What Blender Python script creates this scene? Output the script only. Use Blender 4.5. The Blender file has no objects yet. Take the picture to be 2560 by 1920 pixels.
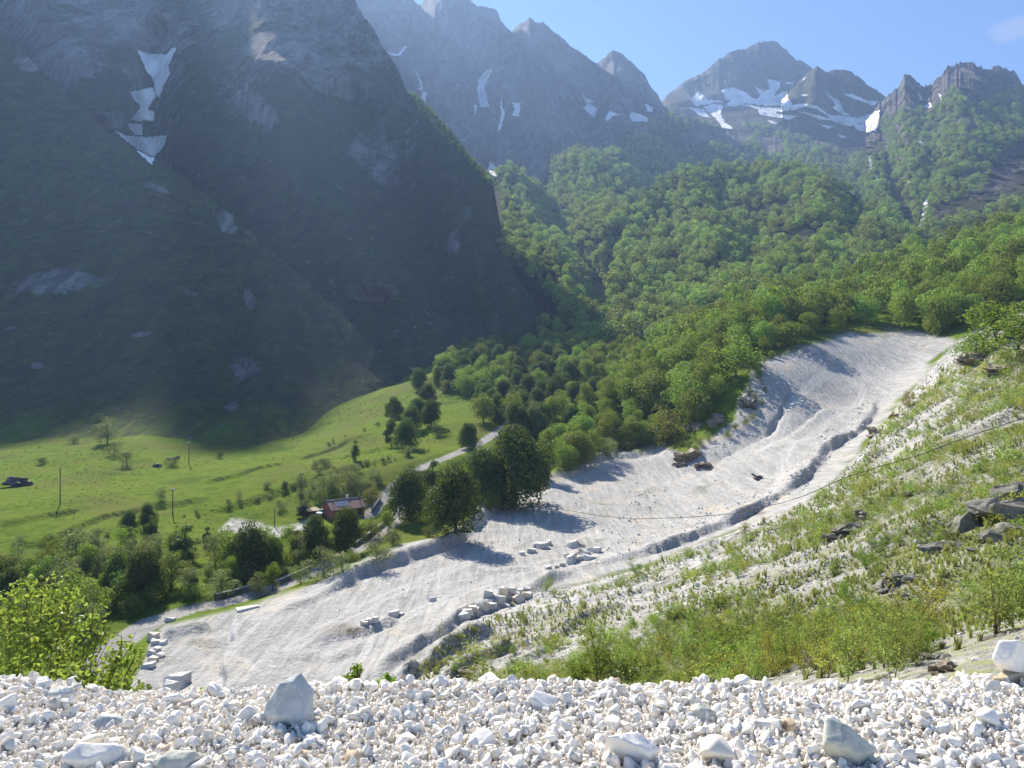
import bpy, bmesh, math, random
import numpy as np
from mathutils import Vector, Matrix
from mathutils.bvhtree import BVHTree
from mathutils.geometry import delaunay_2d_cdt

SC = bpy.context.scene
COL = SC.collection
CX, CY, F = 1106.0, 829.5, 1600.0          # picture units used for surveying the photograph
RNG = np.random.default_rng(7)
random.seed(7)
R = math.radians
SUN_AZ, SUN_EL = R(-27), R(38)
SUN = Vector((math.sin(SUN_AZ)*math.cos(SUN_EL), math.cos(SUN_AZ)*math.cos(SUN_EL), math.sin(SUN_EL)))

def P(px, py, d):
    return np.array(((px-CX)/F*d, d, (CY-py)/F*d))

# ------------------------------------------------------------------ noise
def _h(ix, iy, iz, seed):
    h = (ix.astype(np.int64)*374761393 + iy.astype(np.int64)*668265263 + iz.astype(np.int64)*2147483647 + seed*974634777) & 0xFFFFFFFF
    h = ((h ^ (h >> 13))*1274126177) & 0xFFFFFFFF
    h = ((h ^ (h >> 16))*2246822519) & 0xFFFFFFFF
    return ((h ^ (h >> 15)) & 0xFFFFFF)/float(0xFFFFFF)*2-1
def vnoise(x, y, z, seed=0):
    x, y, z = np.broadcast_arrays(np.asarray(x, float), np.asarray(y, float), np.asarray(z, float))
    ix, iy, iz = np.floor(x), np.floor(y), np.floor(z)
    fx, fy, fz = x-ix, y-iy, z-iz
    ux, uy, uz = [f*f*f*(f*(f*6-15)+10) for f in (fx, fy, fz)]
    def c(a, b, d): return _h(ix+a, iy+b, iz+d, seed)
    x00 = c(0,0,0)*(1-ux)+c(1,0,0)*ux; x10 = c(0,1,0)*(1-ux)+c(1,1,0)*ux
    x01 = c(0,0,1)*(1-ux)+c(1,0,1)*ux; x11 = c(0,1,1)*(1-ux)+c(1,1,1)*ux
    return (x00*(1-uy)+x10*uy)*(1-uz)+(x01*(1-uy)+x11*uy)*uz
def fbm(x, y, z, oct=5, seed=0, ridged=False):
    s, a, t = 0.0, 1.0, 0.0
    for o in range(oct):
        n = vnoise(np.asarray(x)*2.03**o, np.asarray(y)*2.03**o, np.asarray(z)*2.03**o, seed+o*17)
        if ridged: n = 1-2*np.abs(n)
        s = s+n*a; t += a; a *= .5
    return s/t
def sstep(a, b, x):
    t = np.clip((x-a)/(b-a), 0, 1); return t*t*(3-2*t)

def poly_sdf(poly, x, y):
    """signed distance to a closed polygon, positive inside"""
    poly = np.asarray(poly, float); n = len(poly)
    d = np.full(x.shape, 1e18); ins = np.zeros(x.shape, bool)
    for i in range(n):
        ax, ay = poly[i]; bx, by = poly[(i+1) % n]
        ex, ey = bx-ax, by-ay
        t = np.clip(((x-ax)*ex+(y-ay)*ey)/(ex*ex+ey*ey+1e-12), 0, 1)
        d = np.minimum(d, (x-ax-t*ex)**2+(y-ay-t*ey)**2)
        c = ((ay > y) != (by > y))
        with np.errstate(divide='ignore', invalid='ignore'):
            c &= x < (bx-ax)*(y-ay)/(by-ay+1e-30)+ax
        ins ^= c
    return np.where(ins, 1, -1)*np.sqrt(d)
def line_sd(pts, x, y):
    """distance to polyline, signed positive on its left; also the fraction along"""
    pts = np.asarray(pts, float)
    best = np.full(x.shape, 1e18); sg = np.zeros(x.shape); al = np.zeros(x.shape)
    L = np.concatenate([[0], np.cumsum(np.hypot(*np.diff(pts, axis=0).T))])
    for i in range(len(pts)-1):
        ax, ay = pts[i]; bx, by = pts[i+1]; ex, ey = bx-ax, by-ay
        t = np.clip(((x-ax)*ex+(y-ay)*ey)/(ex*ex+ey*ey+1e-12), 0, 1)
        dd = (x-ax-t*ex)**2+(y-ay-t*ey)**2
        cr = ex*(y-ay)-ey*(x-ax)
        m = dd < best
        best = np.where(m, dd, best); sg = np.where(m, np.sign(cr), sg)
        al = np.where(m, (L[i]+t*(L[i+1]-L[i]))/L[-1], al)
    return np.sqrt(best), sg, al

# ------------------------------------------------------------------ objects
def tag(o, label=None, cat=None, group=None, kind=None):
    if label: o['label'] = label
    if cat: o['category'] = cat
    if group: o['group'] = group
    if kind: o['kind'] = kind
    return o
def mesh_np(name, v, f, mat=None, smooth=False):
    v = np.asarray(v, np.float32); me = bpy.data.meshes.new(name)
    me.vertices.add(len(v)); me.vertices.foreach_set('co', v.ravel())
    if isinstance(f, np.ndarray):
        k = f.shape[1]; n = len(f)
        me.loops.add(n*k); me.loops.foreach_set('vertex_index', f.astype(np.int32).ravel())
        me.polygons.add(n); me.polygons.foreach_set('loop_start', np.arange(0, n*k, k, dtype=np.int32))
        me.polygons.foreach_set('loop_total', np.full(n, k, np.int32))
    else:
        tot = np.array([len(q) for q in f], np.int32); idx = np.array([i for q in f for i in q], np.int32)
        me.loops.add(len(idx)); me.loops.foreach_set('vertex_index', idx)
        me.polygons.add(len(f)); me.polygons.foreach_set('loop_start', np.concatenate([[0], np.cumsum(tot)[:-1]]).astype(np.int32))
        me.polygons.foreach_set('loop_total', tot)
    me.update(calc_edges=True); me.validate()
    me.polygons.foreach_set('use_smooth', np.full(len(me.polygons), smooth))
    if mat: me.materials.append(mat)
    return me
def link(name, me, parent=None, loc=None, rz=0, sc=None):
    o = bpy.data.objects.new(name, me); COL.objects.link(o)
    if parent: o.parent = parent
    if loc is not None: o.location = loc
    if rz: o.rotation_euler = (0, 0, rz)
    if sc is not None: o.scale = (sc,)*3 if np.isscalar(sc) else sc
    return o
def empty(name, loc, rz=0, sc=1):
    o = link(name, None, None, loc, rz, sc); o.empty_display_size = .5; return o
def grid_faces(nv, nu):
    i = np.arange(nv*nu).reshape(nv, nu)
    return np.stack([i[:-1, :-1], i[:-1, 1:], i[1:, 1:], i[1:, :-1]], -1).reshape(-1, 4)
def attr(me, name, arr):
    a = me.attributes.new(name, 'FLOAT_COLOR', 'POINT')
    c = np.ones((len(me.vertices), 4), np.float32); c[:, :arr.shape[1]] = arr
    a.data.foreach_set('color', c.ravel())

# ------------------------------------------------------------------ materials
class NT:
    def __init__(s, name):
        s.m = bpy.data.materials.new(name); s.m.use_nodes = True
        s.t = s.m.node_tree; s.t.nodes.clear(); s.out = s.n('ShaderNodeOutputMaterial')
    def n(s, typ, **kw):
        x = s.t.nodes.new(typ)
        for k, v in kw.items(): setattr(x, k, v)
        return x
    def set(s, sock, v):
        if isinstance(v, bpy.types.NodeSocket): s.t.links.new(v, sock)
        elif isinstance(v, (tuple, list)) and len(v) == 3 and sock.type == 'RGBA': sock.default_value = (*v, 1)
        else: sock.default_value = v
    def pos(s):
        if not hasattr(s, '_p'): s._p = s.n('ShaderNodeNewGeometry').outputs['Position']
        return s._p
    def mapv(s, scale, loc=(0, 0, 0), rot=(0, 0, 0), vec=None):
        x = s.n('ShaderNodeMapping'); s.set(x.inputs[0], vec or s.pos())
        x.inputs['Scale'].default_value = scale; x.inputs['Location'].default_value = loc; x.inputs['Rotation'].default_value = rot
        return x.outputs[0]
    def noise(s, scale, detail=5, rough=.55, vec=None, dist=0, col=False):
        x = s.n('ShaderNodeTexNoise'); s.set(x.inputs['Vector'], vec or s.pos())
        x.inputs['Scale'].default_value = scale; x.inputs['Detail'].default_value = detail
        x.inputs['Roughness'].default_value = rough; x.inputs['Distortion'].default_value = dist
        return x.outputs['Color' if col else 'Fac']
    def voro(s, scale, out='Distance', feat='F1', vec=None):
        x = s.n('ShaderNodeTexVoronoi', feature=feat); s.set(x.inputs['Vector'], vec or s.pos())
        x.inputs['Scale'].default_value = scale
        return x.outputs[out]
    def math(s, op, a, b=0.0, clamp=False):
        x = s.n('ShaderNodeMath', operation=op, use_clamp=clamp); s.set(x.inputs[0], a); s.set(x.inputs[1], b); return x.outputs[0]
    def ramp(s, v, lo, hi, a=0.0, b=1.0):
        x = s.n('ShaderNodeMapRange', clamp=True, interpolation_type='SMOOTHSTEP')
        s.set(x.inputs[0], v); s.set(x.inputs[1], lo); s.set(x.inputs[2], hi); s.set(x.inputs[3], a); s.set(x.inputs[4], b)
        return x.outputs[0]
    def mix(s, f, a, b, mode='MIX'):
        x = s.n('ShaderNodeMix', data_type='RGBA', blend_type=mode)
        s.set(x.inputs[0], f); s.set(x.inputs[6], a); s.set(x.inputs[7], b); return x.outputs[2]
    def at(s, name):
        x = s.n('ShaderNodeAttribute', attribute_name=name)
        y = s.n('ShaderNodeSeparateColor'); s.set(y.inputs[0], x.outputs['Color'])
        return y.outputs[0], y.outputs[1], y.outputs[2]
    def bump(s, h, dist, strength=1.0, nrm=None):
        x = s.n('ShaderNodeBump'); s.set(x.inputs['Height'], h)
        x.inputs['Distance'].default_value = dist; x.inputs['Strength'].default_value = strength
        if nrm: s.set(x.inputs['Normal'], nrm)
        return x.outputs[0]
    def pbr(s, col, rough=.9, nrm=None, spec=.25, metal=0.0):
        b = s.n('ShaderNodeBsdfPrincipled')
        s.set(b.inputs['Base Color'], col); s.set(b.inputs['Roughness'], rough)
        b.inputs['Specular IOR Level'].default_value = spec; b.inputs['Metallic'].default_value = metal
        if nrm: s.set(b.inputs['Normal'], nrm)
        s.t.links.new(b.outputs[0], s.out.inputs[0]); return b
def simple(name, col, rough=.8, spec=.3, var=.15, scale=3.0, metal=0.0):
    t = NT(name); n = t.noise(scale, 4)
    c = t.mix(t.ramp(n, .3, .7), tuple(x*(1-var) for x in col), tuple(min(1, x*(1+var)) for x in col))
    t.pbr(c, rough, None, spec, metal); return t.m
SUN_E, SKY_S, EXPO = 5.0, .084, 1.22
HAZE = (.00011, .36, (.38, .58, 1.0))
# ------------------------------------------------------------------ near terrain: one height field through surveyed points
G = [ # lower works floor and lot
 (560,1330,118),(480,1480,91),(300,1480,93.5),(640,1490,90),(700,1400,104),(850,1300,122),(1000,1200,155),(1150,1270,131),
 (1240,1190,160),(1100,1150,178),(1200,1090,209),(1300,1050,236),(1400,1100,205),(1500,1100,195),(1400,1020,255),
 (1130,1065,224),(1040,1110,200),(900,1170,169),(750,1240,142),(1190,1033,246),(1300,988,272),(1430,972,280),
 (850,1440,95),(1000,1350,110),(1400,1200,145),(1600,1120,168),(1480,970,262),(1560,1000,240),(1640,940,255),
 # works track and upper cone
 (1640,1090,178),(1720,1010,205),(1700,960,228),(1780,960,228),(1860,880,265),(1820,800,305),(1760,742,330),(1880,718,342),
 (1980,725,330),(2060,740,300),(1950,790,300),(1900,850,275),(1650,790,300),(1650,860,275),(1720,880,262),(1560,910,272),(1520,880,290),
 # road and valley by the house
 (230,1400,109),(330,1340,122),(500,1300,131),(650,1250,145),(763,1192,162),(850,1125,190),(803,1112,205),(871,1031,228),
 (960,988,250),(1040,955,280),(1130,925,310),(730,1115,200),(620,1140,192),(540,1140,190),
 (0,1180,164),(300,1170,168),(132,1090,200),(408,1003,268),(653,936,365),(0,1020,255),(0,965,310),(300,950,310),(560,980,292),
 (700,895,410),(830,835,480),(300,1080,210),(560,1070,215),(700,1050,222),(800,970,290),(880,920,320),(960,880,360),(1050,880,350),
 (1000,800,440),(1180,800,450),(1240,775,480),(1100,760,500),(1240,860,380),(1200,960,300),(1330,900,320),(1420,900,310),
 (0,1260,145),(-300,1200,150),(100,1330,128),(0,1450,104),(400,1240,146),(-300,1000,270),(-300,1450,105),(-450,1080,210),
 # right hand slope
 (1740,1056,170),(1830,960,208),(1910,905,232),(2000,800,270),(2075,752,290),
 (2212,700,220),(2212,800,168),(2212,950,112),(2150,1100,76),(2212,1200,52),(2000,1300,46),(1800,1400,34),(1700,1470,26),
 (1900,1450,18),(2100,1435,11),(1400,1400,70),(1300,1480,53),(1000,1490,76),(850,1505,84),(1600,1250,92),(1800,1150,112),
 (2000,1050,112),(2000,950,150),(1900,1010,162),(2700,900,100),(2700,600,200),(2700,1150,50),(2150,735,200)]
W = [(-20,40,-27),(-10,20,-15),(0,30,-15.5),(0,12,-8),(15,12,-2.2),(0,7,-4.3),(-10,10,-8.5),(8,8,-3.4),(-40,60,-37),(-60,30,-33),
     (-25,8,-14),(-70,80,-40),(30,30,-6),(30,5,3),(5,20,-8.4),
     (-350,480,20),(-250,450,6),(-150,500,2),(60,560,30),(140,480,34),(250,420,60),(-380,380,-12)]
C = np.array([P(*g) for g in G] + [np.array(w, float) for w in W])
_xy = C[:, :2]
def _k(r2): return 0.5*r2*np.log(r2+1e-9)
_n = len(C)
_K = _k(((_xy[:, None]-_xy[None])**2).sum(-1))+np.eye(_n)*2.0
_Q = np.hstack([np.ones((_n, 1)), _xy])
_A = np.block([[_K, _Q], [_Q.T, np.zeros((3, 3))]])
_w = np.linalg.solve(_A, np.concatenate([C[:, 2], np.zeros(3)]))
def tps(x, y):
    sh = x.shape; x = x.ravel(); y = y.ravel(); o = np.empty(len(x))
    for s in range(0, len(x), 40000):
        xx, yy = x[s:s+40000], y[s:s+40000]
        r2 = (xx[:, None]-_xy[:, 0])**2+(yy[:, None]-_xy[:, 1])**2
        o[s:s+40000] = _k(r2)@_w[:_n]+_w[_n]+_w[_n+1]*xx+_w[_n+2]*yy
    return o.reshape(sh)

def px_line(pts):       # surveyed (px,py,d) -> plan polyline
    return [P(*p)[:2] for p in pts]
# banks of spoil: (points, height, half width)
BERMS = [([(1185,1033,247),(1240,1010,262),(1300,988,272),(1370,975,279),(1430,970,282)], 2.2, 2.0),
         ([(1690,760,322),(1740,775,316),(1800,800,305)], 2.0, 2.4), ([(352,1392,112),(392,1376,114),(455,1362,116)], 1.3, 2.2)]
# banks and works terraces, raised on the left of the line: points, height, run-out, face width
STEPS = [([(572,1324,116.5),(660,1292,124.5),(776,1247,138),(900,1200,155),(991,1166,171),(1040,1122,197),(1085,1092,214),(1130,1068,230)], 2.6, 8, 2.6),
         ([(1230,1238,142),(1400,1200,146),(1600,1128,164),(1690,1085,175),(1740,1050,185),(1765,1000,203),(1835,945,222),(1880,890,250),(1885,855,272)], 2.3, 12, 2.2),
         ([(770,1520,84),(860,1445,95),(960,1380,106),(1080,1305,121),(1150,1268,131),(1240,1232,142)], 1.9, 5, 2.0),
         ([(850,1502,84),(930,1448,92),(1010,1400,99),(1070,1375,104)], 1.6, 4, 1.6), ([(950,1478,80),(1040,1432,88),(1110,1402,93)], 1.4, 4, 1.5),
         ([(1210,1380,92),(1290,1352,98),(1340,1340,101)], 1.0, 4, 1.0), ([(1100,1470,78),(1180,1430,84)], .9, 3, 1.0),
         ([(1500,1040,226),(1560,960,245),(1660,925,255),(1690,890,265),(1690,860,275)], -1.5, 10, 1.2),
         ([(1650,965,240),(1720,925,250),(1760,905,256),(1790,890,262)], -1.6, 8, 1.0), ([(1690,860,285),(1700,885,275),(1690,905,266),(1655,935,254)], -1.2, 6, 1.0),
         ([(470,1500,88),(482,1430,99),(497,1370,112),(512,1328,121)], -1.2, 8, .7), ([(1000,1262,137),(1085,1240,142),(1160,1235,143)], .8, 6, .8),
         ([(1330,1205,150),(1180,1215,152),(1020,1272,135),(920,1295,128)], .5, 6, .8), ([(690,1395,104),(790,1372,108),(860,1345,113)], .7, 5, .8), ([(600,1440,98),(700,1425,100),(790,1410,102)], .6, 4, .8)]
LINES = [[(514,1326,121),(500,1360,114),(492,1392,108),(484,1420,102),(474,1470,93)],[(489,1414,103),(532,1433,99),(571,1467,94)],[(500,1362,113),(512,1385,109)],[(487,1300,127),(540,1314,123)]]
STAIN = [(752,1362,62,9,-2),(735,1352,26,7,-10),(318,1484,22,10,0),(330,1392,26,4,-8),(1640,1108,16,5,0)]
TRACKS = [[(1240,1228,146),(1400,1185,152),(1560,1130,166),(1660,1085,180),(1700,1040,194),(1690,995,214),(1720,955,232),(1790,920,250),(1845,885,266),(1862,855,282),(1830,820,298),(1760,785,312),(1690,775,318)],
          [(560,1340,118),(760,1262,138),(950,1178,168),(1060,1120,196),(1180,1060,232),(1330,1000,268)],[(620,1400,104),(800,1310,122),(960,1240,142),(1120,1170,170)],[(700,1420,101),(900,1330,117),(1100,1250,140),(1300,1190,152)],[(1640,985,232),(1700,900,264),(1760,850,290),(1800,800,306)]]
ROADS = [[(120,1520,91),(200,1445,103),(260,1385,112),(330,1342,122),(410,1316,128),(500,1300,132),(580,1280,137),(660,1248,146),(763,1195,161),(850,1128,189),(885,1085,205),(882,1040,224)],
         [(795,1118,203),(812,1096,208),(838,1068,216),(871,1033,228),(915,1008,240),(965,988,250),(1040,956,280),(1080,930,300),(1110,905,330)],
         [(1095,890,345),(1120,912,318),(1140,925,305)]]
WHITE = [(318,1420),(330,1375),(352,1345),(520,1312),(558,1302),(660,1262),(776,1213),(928,1158),(962,1150),(1040,1096),(1120,1058),(1190,1026),(1300,980),(1430,963),
 (1475,985),(1540,942),(1590,908),(1602,850),(1622,800),(1690,765),(1760,736),(1880,712),(1985,719),(2065,738),(2000,800),(1935,880),(1880,940),(1850,990),
 (1790,1050),(1740,1085),(1690,1110),(1600,1145),(1400,1222),(1235,1262),(1150,1285),(1000,1355),(860,1445),(770,1520),(700,1640),(200,1640),(262,1500),(290,1465)]
YARD = [(470,1148),(500,1120),(560,1128),(600,1140),(640,1132),(672,1118),(690,1130),(640,1152),(600,1160),(560,1145),(520,1150)]

PX0, PX1 = -520, 2740
NU, NV = 960, 820
pxs = np.linspace(PX0, PX1, NU); ds = np.geomspace(.6, 620, NV)
D, X = np.meshgrid(ds, pxs, indexing='ij'); PXg = X
X = (X-CX)/F*D*(1+2.2*(1-sstep(4, 14, D))); Y = D; PXg = CX+X/D*F
Z = tps(X, Y)
# roads are levelled across, banks and terraces laid on
def near(pts, pad=34):
    q = np.array(px_line(pts)); lo, hi = q.min(0)-pad, q.max(0)+pad
    return (X > lo[0]) & (X < hi[0]) & (Y > lo[1]) & (Y < hi[1])
rd = np.full(X.shape, 1e9)
for r in ROADS:
    k = near(r); q = np.array([P(*p) for p in r]); dist, sg, al = line_sd(q[:, :2], X[k], Y[k])
    L = np.concatenate([[0], np.cumsum(np.hypot(*np.diff(q[:, :2], axis=0).T))]); L /= L[-1]
    zr = np.interp(al, L, q[:, 2]); w = 1-sstep(2.2, 7, dist)
    Z[k] = Z[k]*(1-w)+zr*w; rd[k] = np.minimum(rd[k], dist)
bank = np.zeros_like(Z)
for pts, h, wd in BERMS:
    k = near(pts); dist, sg, al = line_sd(px_line(pts), X[k], Y[k])
    e = np.minimum(1, np.minimum(al, 1-al)*9+.1)
    n = 1+.35*fbm(X[k]*.15, Y[k]*.15, 0, 3, 5)
    hh = h*n*e*np.exp(-(dist/wd)**2*1.2)
    Z[k] += hh; bank[k] = np.maximum(bank[k], sstep(.2, 1.2, hh))
for pts, h, L, wd in STEPS:
    k = near(pts); dist, sg, al = line_sd(px_line(pts), X[k], Y[k]); s = dist*sg
    s = s+1.8*fbm(X[k]*.14, Y[k]*.14, 0, 5, 9)
    e = np.minimum(1, np.minimum(al, 1-al)*8)
    st = h*e*np.exp(-np.maximum(s, 0)/L)*sstep(-wd, .2, s)
    st = st*np.clip(1+.9*fbm(X[k]*.07, Y[k]*.07, 0, 4, 8), .25, 1.8); Z[k] += st
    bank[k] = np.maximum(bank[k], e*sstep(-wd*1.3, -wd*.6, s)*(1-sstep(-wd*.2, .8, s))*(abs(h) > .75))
PYg = CY-Z/D*F
sdw = poly_sdf(WHITE, PXg, PYg); sdw = np.where(D < 60, -200, sdw)
wn = fbm(X*.09, Y*.09, Z*.09, 4, 21)
white = sstep(-6, 8, sdw+14*wn*np.clip(D/150, .3, 1.2))
yard = sstep(-4, 5, poly_sdf(YARD, PXg, PYg)+4*wn)*(D > 150)
# hillside to the right of the works
HILL = [(770,1520),(860,1445),(1000,1355),(1150,1285),(1400,1222),(1600,1145),(1740,1085),(1850,990),(1935,880),(2065,738),(2150,690),(3200,500),(3200,2000),(700,2600),(600,1640)]
hill = sstep(-5, 5, poly_sdf(HILL, PXg, PYg))
hill = np.where(D < 75, 1, hill)
rough = .12+.5*hill+.12*white
Z += rough*.9*fbm(X*.22, Y*.22, Z*0, 5, 31)*sstep(6, 20, D)*(1-.8*(rd < 3))
Z += hill*sstep(12, 40, D)*1.1*fbm(X*.05, Y*.11, Z*0, 4, 41, True)
mead = (1-hill)*(1-white)
Z += mead*.9*fbm(X*.03, Y*.03, Z*0, 4, 51)*(1-(rd < 6))*sstep(100, 160, D)
# small turf steps and gullies in the meadow
TURF = [[(0,1185,163),(110,1165,169),(230,1115,190),(350,1090,203),(470,1075,212)],[(440,1052,228),(520,1035,240),(560,1020,252),(640,1010,262)],
        [(420,1105,196),(520,1085,206),(600,1060,216),(680,1035,228),(760,1018,238),(850,1000,246)],[(640,1000,268),(760,950,310),(830,930,320)],
        [(870,890,350),(950,850,392),(985,862,380)],[(0,1150,176),(70,1130,184),(180,1095,196)],[(720,1000,262),(840,975,286),(950,940,310)]]
tf = np.zeros_like(Z)
for r in TURF:
    k = near(r); q = px_line(r); dist, sg, al = line_sd(q, X[k], Y[k])
    s = dist*sg+1.5*fbm(X[k]*.08, Y[k]*.08, 0, 3, 61)
    e = np.minimum(1, np.minimum(al, 1-al)*8)
    Z[k] += .9*e*(sstep(-.9, .9, s)*np.exp(-np.maximum(s, 0)/9)-.5*np.exp(-(s+1.2)**2/1.5))
    tf[k] = np.maximum(tf[k], e*np.exp(-(s/.9)**2)*sstep(-.25, .25, vnoise(X[k]*.12, Y[k]*.12, 0, 66)))
wl = np.zeros_like(Z); stn = np.zeros_like(Z); trk = np.zeros_like(Z)
for r in LINES:
    k = near(r, 6); dist, sg, al = line_sd(px_line(r), X[k], Y[k]); wl[k] = np.maximum(wl[k], 1-sstep(.05, .42, dist+.3*fbm(X[k]*.6, Y[k]*.6, 0, 3, 12)))
for r in TRACKS:
    k = near(r, 12); dist, sg, al = line_sd(px_line(r), X[k], Y[k]); dist = dist+.5*vnoise(X[k]*.08, Y[k]*.08, 0, 13); ru = np.exp(-((dist-.95)/.32)**2); trk[k] = np.maximum(trk[k], 1-sstep(1.6, 2.4, dist)); Z[k] -= .22*ru
for x, y, rx, ry, ang in STAIN:
    ca, sa = math.cos(R(ang)), math.sin(R(ang)); pyy = CY-Z/np.maximum(D, .1)*F; dx, dy = (PXg-x)*ca+(pyy-y)*sa, -(PXg-x)*sa+(pyy-y)*ca
    stn = np.maximum(stn, np.exp(-((dx/rx)**2+(dy/ry)**2)*1.2)*(D > 60))
# ledge of crushed marble where the camera stands
shelf = -1.5+.022*sstep(2.7, 3.5, D)+.055*sstep(1300, 2150, PXg)*sstep(2.7, 3.5, D)-.72*np.maximum(0, D-3.6)
shelf += .02*fbm(X*2.2, Y*2.2, Z*0, 3, 71)+.035*vnoise(X*1.3+4, Y*.8, Z*0, 72)*sstep(2.9, 3.5, D)+.06*sstep(240, 60, PXg)*sstep(2.9, 3.5, D)
bl = sstep(5, 10, D)
Z = shelf*(1-bl)+np.minimum(Z, Z*0+99)*bl
PYg = CY-Z/D*F
V = np.stack([X, Y, Z], -1).reshape(-1, 3)
road = 1-sstep(2.1, 2.7, rd+.5*wn)
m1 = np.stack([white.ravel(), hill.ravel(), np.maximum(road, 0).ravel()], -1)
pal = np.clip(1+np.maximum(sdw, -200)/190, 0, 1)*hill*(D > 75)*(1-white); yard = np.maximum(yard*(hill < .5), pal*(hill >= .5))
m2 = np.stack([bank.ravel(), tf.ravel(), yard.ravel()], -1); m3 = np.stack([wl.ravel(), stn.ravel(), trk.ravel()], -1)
FACES = grid_faces(NV, NU)
fc = lambda a: a.ravel()[FACES].mean(1)
reg = np.where(fc(D) < 4.8, 0, np.where(fc(road) > .5, 1, np.where(fc(white) > .5, 2, np.where(fc(hill) > .5, 3, 4))))
BV = {'v': [], 'f': [], 'n': 0}
def bv_add(v, f):
    BV['v'].append(np.asarray(v)); BV['f'].append(np.asarray(f)+BV['n']); BV['n'] += len(v)
bv_add(V, FACES)
NEAR = {}
for k, nm in enumerate(['gravel_ledge', 'road', 'quarry_ground', 'hillside', 'meadow']):
    f = FACES[reg == k]; u, inv = np.unique(f, return_inverse=True)
    me = mesh_np(nm, V[u], inv.reshape(-1, 4), None, True)
    attr(me, 'm1', m1[u]); attr(me, 'm2', m2[u]); attr(me, 'm3', m3[u])
    NEAR[nm] = tag(link(nm, me), kind='structure')
del X, Y, Z, D

# ------------------------------------------------------------------ mountain sides
def sheet(name, rows, px0, px1, nu, nv, amp, freq, seed, gullies=(), jag=0., ridged=True, back=(1.12, .8), ts=None, stretch=1.):
    pxs = np.linspace(px0, px1, nu)
    rp = np.array([[np.interp(pxs, [p[0] for p in r], [p[1] for p in r]), np.interp(pxs, [p[0] for p in r], [p[2] for p in r])] for r in rows])
    if jag:
        j = fbm(pxs*.04, pxs*0, pxs*0+seed, 6, seed)+.5*fbm(pxs*.15, pxs*0, pxs*0+seed, 3, seed, True)
        rp[-1, 0] += jag*j
    t = np.linspace(0, 1, nv); tk = np.linspace(0, 1, len(rows)) if ts is None else np.array(ts)
    PY = np.empty((nv, nu)); DD = np.empty((nv, nu))
    k = np.clip(np.searchsorted(tk, t, 'right')-1, 0, len(tk)-2); w = (t-tk[k])/(tk[k+1]-tk[k])
    PY = rp[k, 0]*(1-w)[:, None]+rp[k+1, 0]*w[:, None]; DD = rp[k, 1]*(1-w)[:, None]+rp[k+1, 1]*w[:, None]
    PX = np.broadcast_to(pxs, PY.shape).copy()
    if len(rows) > 2:                       # round the corners between rows
        for _ in range(6):
            DD[1:-1] = (DD[:-2]+2*DD[1:-1]+DD[2:])/4
    for g, dd, wd in gullies:               # hollows (dd > 0) and ribs (dd < 0) running down the face
        gp = np.array(g, float); o = np.argsort(gp[:, 1]); gp = gp[o]
        gx = np.interp(PY, gp[:, 1], gp[:, 0]); e = sstep(gp[0, 1]-40, gp[0, 1]+20, PY)*(1-sstep(gp[-1, 1]-20, gp[-1, 1]+40, PY))
        DD = DD+dd*e*np.exp(-((PX-gx)/wd)**2)
    wx, wy, wz = (PX-CX)/F*DD, DD, (CY-PY)/F*DD
    n = fbm(wx*freq, wy*freq*.35*stretch, wz*freq*.45*stretch, 6, seed, ridged)+.5*fbm(wx*freq*.35, wy*freq*.35, wz*freq*.35, 3, seed+3)
    fade = np.minimum(1, np.linspace(1, 0, nv)*12+.25)[:, None]
    DD = DD-amp*n*fade
    v = np.stack([(PX-CX)/F*DD, DD, (CY-PY)/F*DD], -1)
    b = v[-1].copy(); b[:, :2] *= back[0]; b[:, 2] *= back[1]
    b2 = v[-1].copy(); b2[:, :2] *= back[0]**2.2; b2[:, 2] *= back[1]**4
    v = np.concatenate([v, b[None], b2[None]], 0); f = grid_faces(nv+2, nu)
    return name, v.reshape(-1, 3), f, (nv, nu)
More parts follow.
